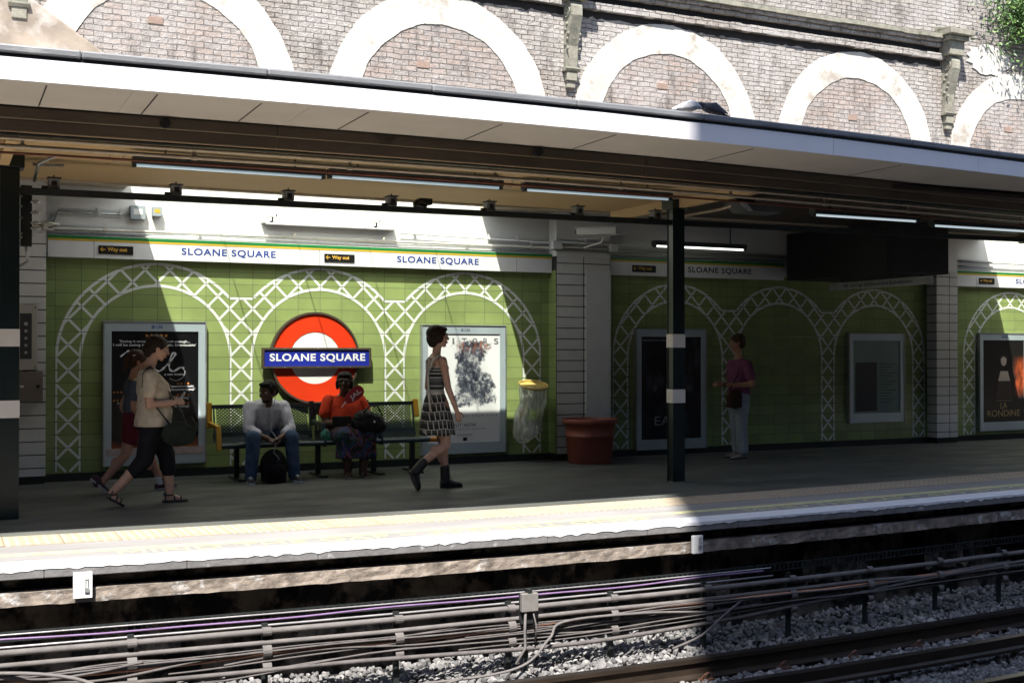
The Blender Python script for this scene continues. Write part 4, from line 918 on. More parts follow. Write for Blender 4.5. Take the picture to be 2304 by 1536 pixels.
for k in range(15):                                     # stands with clips
    x = -.62 + k * .86 + (0 if k < 4 else .06)
    t = thing('cable_stand', (x, YC, ZB), 'short post with curved saddles clipping the grey pipes', 'cable stand', 'cable stands along the platform wall')
    b = MB(); b.box(x - .02, x + .02, YC + .035, YC + .06, ZB - .05, -.43); b.build('post', M_dsteel, t)
    for z, r_ in ((-.475, .026), (-.605, .038), (-.715, .032)):
        b = MB(); n = 9
        for s_ in (-1, 1): pass
        arc = [(YC + (r_ + .004) * math.cos(q) - .005, z + (r_ + .004) * math.sin(q)) for q in np.linspace(math.pi * .15, math.pi * 1.35, n)]
        b.add([(xx, y, zz) for xx in (x - .030, x + .030) for y, zz in arc], [(i, i + 1, n + i + 1, n + i) for i in range(n - 1)]); b.build('saddle', M_cable, t)
c = W(1173, 1345, 7.84)
t = thing('junction_box', (c.x, c.y, c.z), 'square grey junction box on a short stand beside the cables', 'junction box')
b = MB(); b.box(c.x - .066, c.x + .066, 7.80, 7.84, c.z - .068, c.z + .066); b.build('lid', mk('dusty_box_lid', (.16, .15, .14), .8, var=.12, vs=20), t, bevel=.006)
b = MB(); b.box(c.x - .055, c.x + .055, 7.841, 7.875, c.z - .16, c.z + .055); b.box(c.x - .016, c.x + .016, 7.80, 7.86, c.z + .067, c.z + .095); b.build('case', M_dsteel, t)
b = MB(); b.box(c.x - .02, c.x + .02, 7.875, 7.90, ZB - .02, c.z - .161); b.build('stand', M_dsteel, t)
b = MB(); b.tube([(c.x - .03, 7.82, c.z - .07), (c.x - .045, 7.80, c.z - .2), (c.x - .05, 7.78, c.z - .32), (c.x - .14, 7.75, c.z - .42)], .010, 8); b.tube([(c.x + .03, 7.82, c.z - .07), (c.x + .05, 7.80, c.z - .18), (c.x + .045, 7.82, c.z - .3)], .006, 8); parts(b, 'lead', M_cable, t, 1, smooth=True)
# white enclosures with padlocks on the platform wall
for px0, px1, yt, yb, lb in ((168, 211, 1290, 1345, 'white metal plate with a hasp under the platform edge at the left'), (1540, 1563, 1200, 1238, 'white metal plate with a hasp under the platform edge at the shadow line')):
    a, c = W(px0, yt, 8.19), W(px1, yb, 8.19); t = thing('wall_plate', (a.x, 8.19, c.z), lb, 'plate', 'white plates under the platform edge')
    b = MB(); b.box(a.x, c.x, 8.185, 8.21, c.z, a.z); b.build('plate', M_fw, t, bevel=.003)
    hx = c.x - .035; b = MB(); b.box(hx - .014, hx + .014, 8.172, 8.184, c.z + .04, c.z + .068); b.tube([(hx - .008, 8.178, c.z + .068), (hx - .008, 8.178, c.z + .13), (hx + .008, 8.178, c.z + .13), (hx + .008, 8.178, c.z + .068)], .003, 6); b.build('hasp', M_steel, t)
    b = MB(); b.box(a.x + .03, a.x + .07, 8.21, YE + .4, a.z - .03, a.z - .01); b.build('fixing', M_dsteel, t)

BEND = False
# ------------------------------------------------------------------ services on the upper wall
GP = 'pipes on the wall above the friezes'
Yp = YW - .05
run('wall_pipe', [(W(60, 512, YP - .04).x, YP - .04, 2.72), (.9, YP - .04, 2.72), (1.05, Yp, 2.72), (7.0, Yp, 2.735), (7.12, YP - .04, 2.735), (7.9, YP - .04, 2.735), (8.0, Yp, 2.735), (13.6, Yp, 2.74)], .016, M_plaster, 'pale pipe running just above the long name frieze', 'pipe', GP, clips=[1.6, 2.6, 3.7, 4.8, 5.9, 6.8, 9, 10.5])
run('wall_pipe', wav([(1.0, Yp, 2.69), (3, Yp, 2.70), (5, Yp, 2.69), (7, Yp, 2.70)], .006, 40, 41), .009, M_steel, 'thin sagging cable on top of the long name frieze', 'cable', GP)
run('wall_pipe', wav([(7.0, YP - .03, 2.69), (8, YP - .03, 2.68), (10, Yp, 2.69), (13.6, Yp, 2.69)], .006, 40, 42), .009, M_steel, 'thin cable above the shaded frieze', 'cable', GP)
run('wall_pipe', [(W(115, 490, Yp).x, Yp, 2.76), (W(130, 473, Yp).x, Yp, 2.90), (W(293, 478, Yp).x, Yp, 2.90)], .014, M_steel, 'grey conduit bending into the junction box on the left', 'conduit', GP, clips=[1.5, 1.75])
run('wall_pipe', [(W(900, 517, Yp).x, Yp, 2.84), (7.0, Yp, 2.80), (7.15, YP - .04, 2.80), (7.85, YP - .04, 2.80), (9.0, Yp, 2.80)], .012, M_pale, 'pale conduit from the wall light towards the security camera', 'conduit', GP, clips=[5.2, 6.2, 6.6, 7.5])
run('wall_pipe', [(14.1, Yp, 2.72), (20, Yp, 2.72)], .016, M_pale, 'pale pipe above the frieze at the right edge', 'pipe', GP); run('wall_pipe', [(14.1, Yp, 2.80), (20, Yp, 2.80)], .02, M_pale, 'thicker pale pipe near the roof at the right edge', 'pipe', GP)
def wbox(px0, px1, yt, yb, Y, d, mat, label, name='wall_box', cat='junction box', lab=None):
    a, c = W(px0, yt, Y - d), W(px1, yb, Y - d); t = thing(name, ((a.x + c.x) / 2, Y, c.z), label, cat)
    b = MB(); b.box(a.x, c.x, Y - d, Y - .001, c.z, a.z); b.build('case', mat, t, bevel=.006)
    if lab: b = MB(); b.box(a.x + (c.x - a.x) * .2, c.x - (c.x - a.x) * .2, Y - d - .002, Y - d - .0005, c.z + (a.z - c.z) * .35, a.z - (a.z - c.z) * .25); b.build('label_plate', lab, t)
    return t, a, c
M_gbox = mk('grey_enclosure', (.34, .38, .40), .45, var=.06, bmp=.05); M_beige = mk('beige_enclosure', (.20, .165, .13), .5, var=.06, bmp=.08)
wbox(293, 327, 461, 494, YW, .10, M_gbox, 'grey junction box with a white label on the upper wall at the left', lab=M_fw)
wbox(343, 364, 464, 487, YW, .09, M_gbox, 'small grey box with an ochre label beside the larger junction box', lab=M_fy)
wbox(96, 121, 497, 518, YP, .08, M_plaster, 'cream junction box above the left tiled pier'); wbox(1245, 1266, 541, 560, YP, .08, M_pale, 'white junction box at the left top corner of the broad pier'); wbox(1374, 1391, 548, 566, YP, .08, M_pale, 'white junction box at the right top corner of the broad pier')
t, a, c = wbox(40, 85, 685, 833, YP, .05, mk('cream_panel', (.50, .46, .40), .4, var=.04, bmp=.03), 'cream intercom panel with dark speaker strip on the left pier', 'intercom_panel', 'intercom')
b = MB(); b.box(a.x + .02, a.x + .135, YP - .055, YP - .0505, c.z + .12, a.z - .09); b.build('speaker_strip', mk('dark_strip', (.035, .037, .042), .5), t)
b = MB()
for k in range(5): zc = a.z - .2 - k * .075; b.tube([(a.x + .078, YP - .060, zc), (a.x + .078, YP - .0555, zc)], .016 if k else .02, 12)
parts(b, 'button', M_steel, t)
b = MB()
for zz in (a.z - .03, c.z + .03): b.tube([(c.x - .025, YP - .054, zz), (c.x - .025, YP - .0505, zz)], .008, 8)
parts(b, 'screw', M_blk, t)
t, a, c = wbox(40, 97, 836, 902, YP, .12, M_beige, 'brown metal cabinet with a round lock below the intercom panel', 'lock_cabinet', 'cabinet')
b = MB(); b.tube([(c.x - .05, YP - .135, (a.z + c.z) / 2), (c.x - .05, YP - .1205, (a.z + c.z) / 2)], .02, 14); b.build('lock', M_blk, t); b = MB(); b.box(a.x + .02, a.x + .06, YP - .123, YP - .1205, (a.z + c.z) / 2 - .01, (a.z + c.z) / 2 + .012); b.build('label_plate', M_fw, t)
t, a, c = wbox(592, 893, 497, 515, YW, .12, M_pale, 'long white unlit wall light in the glare above the frieze', 'wall_light', 'lamp')
b = MB(); b.tube([(a.x + .03, YW - .14, c.z - .01), (c.x - .03, YW - .14, c.z - .01)], .014, 8); b.build('tube', M_fw, t)
# cameras
def cctv(px, py, Y, s, label, left=True):
    c = W(px, py, Y); t = thing('small_camera', c, label, 'camera', 'small cameras on the upper wall')
    b = MB(); b.box(c.x - .05 * s, c.x + .03 * s, Y - .09, Y - .03, c.z - .03 * s, c.z + .03 * s); b.build('housing', M_pale, t, bevel=.004)
    b = MB(); b.tube([(c.x + .045 * s, Y - .06, c.z - .005), (c.x + .031 * s, Y - .06, c.z - .005)], .022 * s, 10); b.build('lens', M_blk, t)
    b = MB(); b.tube([(c.x, Y - .06, c.z - .031 * s), (c.x, Y - .06, c.z - .07 * s), (c.x, YW, c.z - .07 * s)], .01, 8); b.build('bracket', M_dsteel, t)
cctv(610, 484, YW - .1, 1, 'small white camera left above the wall light'); cctv(843, 497, YW - .1, 1, 'small white camera above the right end of the wall light')
c0 = W(1300, 522, 12.9); c1 = W(1388, 519, 12.6)
t = thing('security_camera', c0, 'white security camera housing with a small roundel beside the middle column', 'security camera')
b = MB(); b.bar(c0, c1, .13, .085); b.build('housing', M_pale, t, bevel=.008)
b = MB(); d = (c1 - c0).normalized(); b.bar(c0 - d * .03 + Vector((0, 0, .045)), c1 + Vector((0, 0, .05)), .15, .008); b.bar(c0 - d * .01, c0 - d * .001, .11, .07); b.build('sunshield', M_pale, t)
b = MB(); b.tube([c0 - d * .03, c0 - d * .011], .022, 12); b.build('lens', M_blk, t)
mid = (c0 + c1) / 2; sidey = mid.y - .067
b = MB(); s_, u_ = frame(d); 
b.ring(mid.x + .02, mid.z, .012, .019, 0, 2 * math.pi, sidey - .006, sidey - .005, 20); b.build('roundel_logo', M_red, t); b = MB(); b.prism([(mid.x - .003, mid.z - .004), (mid.x + .043, mid.z - .004), (mid.x + .043, mid.z + .004), (mid.x - .003, mid.z + .004)], sidey - .008, sidey - .0065); b.build('roundel_logo', M_blue, t)
b = MB(); b.bar(mid + Vector((-.25, 0, -.11)), mid + Vector((.35, -.1, -.02)), .03, .012); b.tube([mid + Vector((.1, 0, -.05)), mid + Vector((.12, .1, -.12)), Vector((mid.x + .15, YP, mid.z - .15))], .012, 8); b.build('arm', M_pale, t)
t = thing('dome_camera', W(945, 467, 11), 'dark dome camera hanging from the cable tray above the roundel sign', 'camera')
c = W(945, 467, 10.9); b = MB(); b.ell((c.x, 10.9, c.z + .03), (.075, .075, .06)); b.build('dome', mk('dark_dome', (.03, .035, .03), .15), t, smooth=True); b = MB(); b.box(c.x - .02, c.x + .11, 10.85, 10.95, c.z + .03, c.z + .09); b.build('bracket', M_dsteel, t)
# untidy fittings behind the left column
t = thing('cable_fittings', (.72, 10.9, 2.3), 'cluster of clamps and conduit fittings right of the left column', 'fittings')
b = MB(); c = W(58, 475, 10.9)
b.box(c.x - .045, c.x + .045, 10.88, 10.93, c.z - .30, c.z + .22); b.build('strut', M_dsteel, t)
b = MB(); rs = random.Random(3)
for k in range(10):
    zz = c.z + .17 - k * .045; xx = c.x + rs.choice((-.07, .07)); b.tube([(xx - .035, 10.88, zz), (xx + .035, 10.86, zz + rs.uniform(-.01, .01))], .011, 6); b.box(xx - .012, xx + .012, 10.84, 10.88, zz - .016, zz + .016)
parts(b, 'clamp', M_steel, t, 2)
b = MB(); b.tube([(c.x + .06, 10.86, c.z + .25), (c.x + .09, 10.8, c.z + .4), (c.x + .35, 10.6, c.z + .52)], .014, 8); b.tube([(c.x + .05, 10.86, c.z + .40), (c.x + .30, 10.86, c.z + .405)], .012, 8); b.tube([(c.x + .05, 10.9, c.z - .1), (c.x + .16, 10.95, c.z - .08), (c.x + .3, 11.4, c.z - .05), (1.0, 13.3, c.z + .1)], .010, 8); b.tube([(c.x, 10.9, c.z - .3), (c.x + .02, 11, c.z - .42), (c.x - .1, 11.1, c.z - .5)], .012, 8); parts(b, 'conduit', M_steel, t, 1, smooth=True)
# ------------------------------------------------------------------ bench
def perf():
    m, t, b, o = new_mat('perforated_steel'); b.inputs['Base Color'].default_value = (.035, .055, .06, 1); b.inputs['Metallic'].default_value = .3; b.inputs['Roughness'].default_value = .35
    s = nd(t, 'ShaderNodeSeparateXYZ'); t.links.new(pos(t), s.inputs[0]); k = 2 * math.pi / .042
    q = math_(t, 'ADD', math_(t, 'MULTIPLY', s.outputs[2], 1.), math_(t, 'MULTIPLY', s.outputs[1], 1.))
    p_ = math_(t, 'MULTIPLY', math_(t, 'SINE', math_(t, 'MULTIPLY', s.outputs[0], k)), math_(t, 'SINE', math_(t, 'MULTIPLY', q, k)))
    h = math_(t, 'GREATER_THAN', p_, .40); tr = nd(t, 'ShaderNodeBsdfTransparent'); mx = nd(t, 'ShaderNodeMixShader')
    t.links.new(h, mx.inputs[0]); t.links.new(b.outputs[0], mx.inputs[1]); t.links.new(tr.outputs[0], mx.inputs[2]); t.links.new(mx.outputs[0], o.inputs[0]); return m
M_perf = perf(); M_bsteel = mk('bench_steel', (.035, .052, .056), .32, .3, var=.1, bmp=.03); M_yarm = mk('yellow_arm_paint', (.72, .38, .04), .35, var=.05, bmp=.02)
bn = thing('bench', (3.85, 12.9, 0), 'dark perforated steel bench with yellow end arms under the roundel', 'bench')
YS, YBK = 12.68, 13.22
def panel(m, x0, x1, border, hole):
    pass
secs = [(2.68, 3.80), (3.83, 4.46), (4.49, 5.06)]
for (a, c) in secs:
    e = .045
    b = MB(); b.add([(a + e, YBK - .06, .50), (c - e, YBK - .06, .50), (c - e, YBK + .0, .765), (a + e, YBK + .0, .765)], [(0, 1, 2, 3)]); b.build('backrest_mesh', M_perf, bn)
    b = MB()
    def slab(p, q, w_=.045): b.bar(p, q, w_, .02)
    b.add([(a, YBK - .062, .45), (c, YBK - .062, .45), (c, YBK - .05, .50), (a, YBK - .05, .50)], [(0, 1, 2, 3)])
    b.bar((a, YBK + .004, .785), (c, YBK + .004, .785), .02, .045); b.bar((a + .02, YBK - .07, .46), (a + .02, YBK + .003, .765), .045, .015); b.bar((c - .02, YBK - .07, .46), (c - .02, YBK + .003, .765), .045, .015)
    b.build('backrest_frame', M_bsteel, bn, bevel=.004)
    b = MB(); b.add([(a + e, YS + .08, .405), (c - e, YS + .08, .405), (c - e, YBK - .09, .395), (a + e, YBK - .09, .395)], [(0, 1, 2, 3)]); b.build('seat_mesh', M_perf, bn)
    b = MB(); b.tube([(a, YS + .02, .385), (c, YS + .02, .385)], .028, 12); b.box(a, c, YS + .02, YS + .08, .398, .408); b.box(a, a + e, YS + .08, YBK - .09, .395, .405); b.box(c - e, c, YS + .08, YBK - .09, .395, .405)
    b.add([(a, YBK - .09, .395), (c, YBK - .09, .395), (c, YBK - .062, .45), (a, YBK - .062, .45)], [(0, 1, 2, 3)]); b.build('seat_frame', M_bsteel, bn, bevel=.002)
def arm(x, mat, top=True, w_=.03):
    b = MB(); b.bar((x, YBK + .0, .55), (x, YBK + .03, .83), w_, .06); b.bar((x, YBK + .0, .60), (x, YS + .08, .58), w_, .045); b.bar((x, YS + .08, .60), (x, YS + .03, .34), w_, .05); b.build('armrest', mat, bn, bevel=.008)
arm(2.655, M_yarm, w_=.045); arm(3.815, M_bsteel); arm(4.475, M_bsteel)
b = MB(); b.bar((5.085, YBK - .03, .62), (5.085, YBK + .03, .83), .05, .07); b.build('armrest', M_yarm, bn, bevel=.012)
b = MB(); b.tube([(5.06, YS + .02, .385), (5.16, YS + .02, .385)], .03, 12); b.build('end_cap', mk('orange_end_cap', (.62, .24, .02), .4), bn)
for x in (2.9, 3.815, 4.475, 4.95):
    b = MB(); b.bar((x, 12.98, .0), (x, 12.98, .40), .06, .05); b.box(x - .04, x + .04, 12.7, 13.2, .001, .02); b.bar((x, YS + .05, .375), (x, YBK - .06, .375), .04, .03); b.build('leg', M_dsteel, bn)
# ------------------------------------------------------------------ litter hoop and pot
c = W(1206, 873, 13.25); t = thing('litter_hoop', (c.x, 13.3, .9), 'yellow litter hoop fixed to the green wall right of the white poster', 'litter bin')
b = MB(); N = 40; rx_, ry_ = .19, .16
def hoop(z, r_, tilt=0): return [(c.x + rx_ * r_ * math.cos(q), 13.32 + ry_ * r_ * math.sin(q), z + .05 * r_ * math.sin(q)) for q in np.linspace(0, 2 * math.pi, N + 1)[:-1]]
rings = [hoop(.985, .97), hoop(.99, 1.0), hoop(.982, 1.03), hoop(.962, 1.01), hoop(.955, .97), hoop(.985, .97)]
vs = [v for r_ in rings for v in r_]; b.add(vs, [(i * N + k, i * N + (k + 1) % N, (i + 1) * N + (k + 1) % N, (i + 1) * N + k) for i in range(5) for k in range(N)])
b.build('rim', mk('hoop_yellow', (.62, .45, .14), .4, bmp=.02), t, smooth=True)
b = MB(); b.add([(x, y, z + .966) for x, y, z in hoop(0, .965)], [tuple(range(N))]); b.cur = 0; 
b.build('flap', MATS['hoop_yellow'], t); b = MB(); b.box(c.x - .03, c.x + .03, 13.45, YW, .93, .97); b.build('bracket', M_dsteel, t)
def plastic():
    m, t, b, o = new_mat('clear_plastic_bag'); t.nodes.remove(b); tr = nd(t, 'ShaderNodeBsdfTransparent'); tr.inputs[0].default_value = (.93, .94, .92, 1)
    gl = nd(t, 'ShaderNodeBsdfGlossy'); gl.inputs['Roughness'].default_value = .18; gl.inputs[0].default_value = (.95, .95, .95, 1); df = nd(t, 'ShaderNodeBsdfTranslucent'); df.inputs[0].default_value = (.85, .87, .83, 1)
    d2 = nd(t, 'ShaderNodeBsdfDiffuse'); d2.inputs[0].default_value = (.8, .8, .78, 1); m0 = nd(t, 'ShaderNodeMixShader'); m0.inputs[0].default_value = .5; t.links.new(df.outputs[0], m0.inputs[1]); t.links.new(d2.outputs[0], m0.inputs[2])
    m1 = nd(t, 'ShaderNodeMixShader'); m1.inputs[0].default_value = .35; t.links.new(m0.outputs[0], m1.inputs[1]); t.links.new(gl.outputs[0], m1.inputs[2])
    n = noise(t, mapv(t, pos(t), (26, 26, 2.5)), 1.6, 4, .6); f = ramp(t, n, [(.38, .22), (.6, .78)]); mx = nd(t, 'ShaderNodeMixShader'); t.links.new(f, mx.inputs[0]); t.links.new(tr.outputs[0], mx.inputs[1]); t.links.new(m1.outputs[0], mx.inputs[2]); t.links.new(mx.outputs[0], o.inputs[0]); return m
t2 = thing('litter_bag', (c.x, 13.32, .35), 'clear plastic litter bag hanging from the yellow hoop with rubbish inside', 'bag')
b = MB(); N = 48; rs = random.Random(5); zs = [.955, .93, .90, .85, .75, .62, .50, .40, .34, .30]; sc_ = [.97, 1.05, 1.0, .97, .95, .98, 1.02, 1.03, .92, .6]; vs = []
for i, (z, s_) in enumerate(zip(zs, sc_)):
    for k in range(N):
        q = 2 * math.pi * k / N; f = s_ * (1 + .035 * math.sin(9 * q + i * .4) + .02 * math.sin(17 * q + i)); sag = .05 * math.cos(q) if i > 6 else 0
        vs.append((c.x + .185 * f * math.cos(q) - (.012 * i if i > 4 else 0), 13.32 + .14 * f * math.sin(q), z - (.03 * math.sin(q * 1.5 + 1) if i > 7 else 0) + sag * (i > 7)))
b.add(vs, [(i * N + k, i * N + (k + 1) % N, (i + 1) * N + (k + 1) % N, (i + 1) * N + k) for i in range(len(zs) - 1) for k in range(N)]); b.add([vs[(len(zs) - 1) * N + k] for k in range(N)], [tuple(range(N))])
b.build('plastic', plastic(), t2, smooth=True)
def litter(name, m, mat, label, cat): tag(m.build(name, mat, smooth=True), label, cat)
b = MB(); b.ell((c.x + .03, 13.30, .60), (.10, .07, .07)); b.ell((c.x - .03, 13.28, .55), (.07, .05, .05)); litter('green_wrapper', b, mk('lime_wrapper', (.42, .62, .10), .5, bmp=.8, bs_=20), 'crumpled lime green wrapper in the clear litter bag', 'litter')
b = MB(); b.tube([(c.x - .0, 13.24, .44), (c.x + .07, 13.26, .41)], .032, 14); litter('drink_can', b, mk('silver_can', (.6, .6, .6), .3, .6), 'silver drink can at the bottom of the litter bag', 'can')
b = MB(); b.ell((c.x - .08, 13.3, .40), (.05, .05, .035)); b.ell((c.x - .03, 13.34, .37), (.07, .06, .035)); b.ell((c.x + .06, 13.33, .50), (.06, .05, .035)); litter('crumpled_paper', b, mk('scrap_paper', (.62, .60, .56), .7, bmp=.9, bs_=25, var=.3, vs=30), 'crumpled white paper and foil in the litter bag', 'litter')
c = G(1331, 1041); pc = (c.x, 12.98); t = thing('plant_pot', (pc[0], pc[1], 0), 'large terracotta plant pot beside the broad tiled pier', 'plant pot')
b = MB(); b.lathe([(.001, .003), (.27, .003), (.275, .01), (.30, .33), (.305, .335), (.308, .35), (.300, .355), (.315, .49), (.345, .495), (.352, .505), (.352, .545), (.345, .555), (.325, .555), (.315, .545), (.30, .40), (.001, .39)], pc[0], pc[1], 56)
b.build('pot', mk('terracotta', (.22, .055, .032), .55, var=.12, vs=8, bmp=.08), t, smooth=True)
b = MB(); b.lathe([(.001, .47), (.31, .46)], pc[0], pc[1], 32); b.build('soil', mk('potting_soil', (.03, .02, .015), .95), t)
# ------------------------------------------------------------------ plant growing from the brick wall
c = W(2285, 55, YB); t = thing('wall_shrub', (c.x, YB, c.z - .5), 'green leafy shrub growing out of the brick wall at the top right', 'shrub')
b = MB(); rs = random.Random(11)
for k in range(5200):
    q = rs.uniform(0, 2 * math.pi); rr = abs(rs.gauss(0, .42)); px = c.x + .12 + rr * math.cos(q) * 1.1; pz = c.z + .15 + rr * math.sin(q) * .95; py = YB - abs(rs.gauss(.15, .16)) - .02
    L = rs.uniform(.05, .11); d = Vector((rs.uniform(-1, 1), rs.uniform(-.8, .1), rs.uniform(-.9, .4))).normalized(); s_, u_ = frame(d); s_ = (s_ * rs.uniform(-1, 1) + u_ * rs.uniform(-1, 1)).normalized() * L * .16; p0 = Vector((px, py, pz))
    b.add([p0, p0 + d * L * .4 + s_, p0 + d * L, p0 + d * L * .4 - s_], [(0, 1, 2, 3)])
def leafm():
    m, t, b, o = new_mat('shrub_leaf'); i_ = nd(t, 'ShaderNodeNewGeometry').outputs['Random Per Island']; t.links.new(ramp(t, i_, [(0, (.03, .08, .02)), (.6, (.08, .17, .04)), (1, (.17, .27, .07))]), b.inputs['Base Color']); b.inputs['Roughness'].default_value = .5; return m
b.build('foliage', leafm(), t, weld=False)
b = MB()
for k in range(9): q = rs.uniform(-1, 1); b.tube([(c.x + .5, YB, c.z + .1), (c.x + .4 + q * .3, YB - .15, c.z + .1 + rs.uniform(-.2, .2)), (c.x + .3 + q * .6, YB - .25, c.z + rs.uniform(-.4, .6))], [.02, .012, .004], 6)
b.build('stem', mk('shrub_bark', (.09, .06, .04), .9), t)
# ------------------------------------------------------------------ people
def fuse(mb, name, mat, parent, voxel=.006, smooth=4, disp=0.):
    """several closed shapes melted into ONE continuous surface"""
    me = bpy.data.meshes.new('fuse'); me.from_pydata(mb.v, [], mb.f); me.update()
    bm = bmesh.new(); bm.from_mesh(me); bmesh.ops.remove_doubles(bm, verts=bm.verts, dist=1e-6); bmesh.ops.recalc_face_normals(bm, faces=bm.faces); bm.to_mesh(me); bm.free()
    o = bpy.data.objects.new('fuse', me); COL.objects.link(o)
    r_ = o.modifiers.new('r', 'REMESH'); r_.mode = 'VOXEL'; r_.voxel_size = voxel
    if smooth: s_ = o.modifiers.new('s', 'SMOOTH'); s_.factor = .5; s_.iterations = smooth
    dg = bpy.context.evaluated_depsgraph_get(); dg.update(); m2 = bpy.data.meshes.new_from_object(o.evaluated_get(dg))
    bpy.data.objects.remove(o); m2.materials.clear()
    m2.polygons.foreach_set('use_smooth', [True] * len(m2.polygons)); m2.name = name
    return link(name, m2, mat, parent)
class Person:
    def __init__(s, x, y, ang, label, z=0.):
        s.o = Vector((x, y, z)); s.f = Vector((math.cos(ang), math.sin(ang), 0)); s.l = Vector((-math.sin(ang), math.cos(ang), 0)); s.u = Vector((0, 0, 1))
        s.t = thing('person', (x, y, z), label, 'person')
    def P(s, a, b=None, c=None):
        if b is None: a, b, c = a
        return s.o + s.f * a + s.l * b + s.u * c
def cone(m, p, q, r0, r1, n=12):
    """closed capsule with two radii"""
    p, q = Vector(p), Vector(q); d = (q - p); L = d.length; d = d / L; a, b = frame(d); rings = []
    for k in range(5): t = math.pi / 2 * k / 4; rings.append((p - d * r0 * math.cos(t), max(r0 * math.sin(t), 1e-4)))
    for k in range(5): t = math.pi / 2 * k / 4; rings.append((q + d * r1 * math.sin(t), max(r1 * math.cos(t), 1e-4)))
    vs = [c + (a * math.cos(2 * math.pi * k / n) + b * math.sin(2 * math.pi * k / n)) * r for c, r in rings for k in range(n)]
    m.add(vs, [(i * n + k, i * n + (k + 1) % n, (i + 1) * n + (k + 1) % n, (i + 1) * n + k) for i in range(len(rings) - 1) for k in range(n)])
def chain(m, pts, rs, n=12):
    for i in range(len(pts) - 1): cone(m, pts[i], pts[i + 1], rs[i], rs[i + 1], n)
def loft(m, rings, n=20, cap=True):
    """rings: (centre, half-axis vector 1, half-axis vector 2)"""
    vs = [Vector(c) + u * math.cos(2 * math.pi * k / n) + v * math.sin(2 * math.pi * k / n) for c, u, v in rings for k in range(n)]
    fs = [(i * n + k, i * n + (k + 1) % n, (i + 1) * n + (k + 1) % n, (i + 1) * n + k) for i in range(len(rings) - 1) for k in range(n)]
    if cap: fs += [tuple(range(n - 1, -1, -1)), tuple((len(rings) - 1) * n + k for k in range(n))]
    m.add(vs, fs)
def torso(m, p, secs, n=20):
    """secs: (a, b, c, half depth, half width[, tilt])  in the person's own frame"""
    R_ = []
    for s_ in secs:
        a, b, c, d, w_ = s_[:5]; ti = s_[5] if len(s_) > 5 else 0
        fw = (p.f * math.cos(ti) + p.u * math.sin(ti)); R_.append((p.P(a, b, c), fw * d, p.l * w_))
    loft(m, R_, n)
def rotm(f, l, u): return Matrix((f, l, u)).transposed()
def head(m, p, c, yaw=0., pitch=0., s=1., nose=1.):
    """adds a head to the body blob; returns its axes"""
    f = p.f * math.cos(yaw) + p.l * math.sin(yaw); l = -p.f * math.sin(yaw) + p.l * math.cos(yaw); u = p.u
    f2 = f * math.cos(pitch) + u * math.sin(pitch); u2 = u * math.cos(pitch) - f * math.sin(pitch); rm = rotm(f2, l, u2)
    H = lambda a, b, z: Vector(c) + (f2 * a + l * b + u2 * z) * s
    E = lambda a, b, z, ra, rb, rz: m.ell(H(a, b, z), (ra * s, rb * s, rz * s), rm, 18, 12)
    E(-.012, 0, .028, .094, .074, .082); E(.022, 0, -.012, .068, .064, .078); E(.03, 0, -.052, .052, .050, .052); E(.058, 0, -.088, .022, .026, .020)
    E(.080, 0, .026, .014, .045, .012)                                                        # brow
    cone(m, H(.086, 0, .018), H(.102, 0, -.022), .009 * s, .0135 * s * nose); E(.088, .012 * nose, -.026, .012, .009, .009); E(.088, -.012 * nose, -.026, .012, .009, .009)
    E(.086, 0, -.050, .010, .024, .007); E(.083, 0, -.062, .011, .020, .008)
    for q in (-1, 1): E(-.004, q * .075, -.005, .020, .009, .034); E(.070, q * .038, -.022, .018, .018, .022)
    return H, (f2, l, u2), s
def face_parts(p, H, ax, s, iris=(.03, .02, .015), lip=(.35, .12, .10), shades=False, brow=(.03, .02, .015)):
    f2, l, u2 = ax; rm = rotm(*ax)
    if not shades:
        for q in (-1, 1):
            b = MB(); b.ell(H(.079, q * .031, .008), (.0105 * s, .0135 * s, .0085 * s), rm, 12, 8); ey = b.build('eye', flat('eye_white', (.7, .68, .65), .2), p.t, smooth=True)
            b = MB(); b.ell(H(.087, q * .031, .008), (.0045 * s, .0065 * s, .0065 * s), rm, 10, 6); b.build('iris', flat('iris_dark', iris, .15), ey, smooth=True)
            b = MB(); b.tube([H(.090, q * .014, .027), H(.089, q * .032, .033), H(.078, q * .050, .026)], .0035 * s, 6); b.build('eyebrow', flat('brow_hair', brow, .8), p.t)
    b = MB(); b.ell(H(.0925, 0, -.052), (.006 * s, .021 * s, .0045 * s), rm, 12, 6); b.ell(H(.0915, 0, -.0605), (.006 * s, .018 * s, .005 * s), rm, 12, 6); b.build('lips', flat('lips_%d' % int(lip[0] * 1000), lip, .4), p.t, smooth=True)
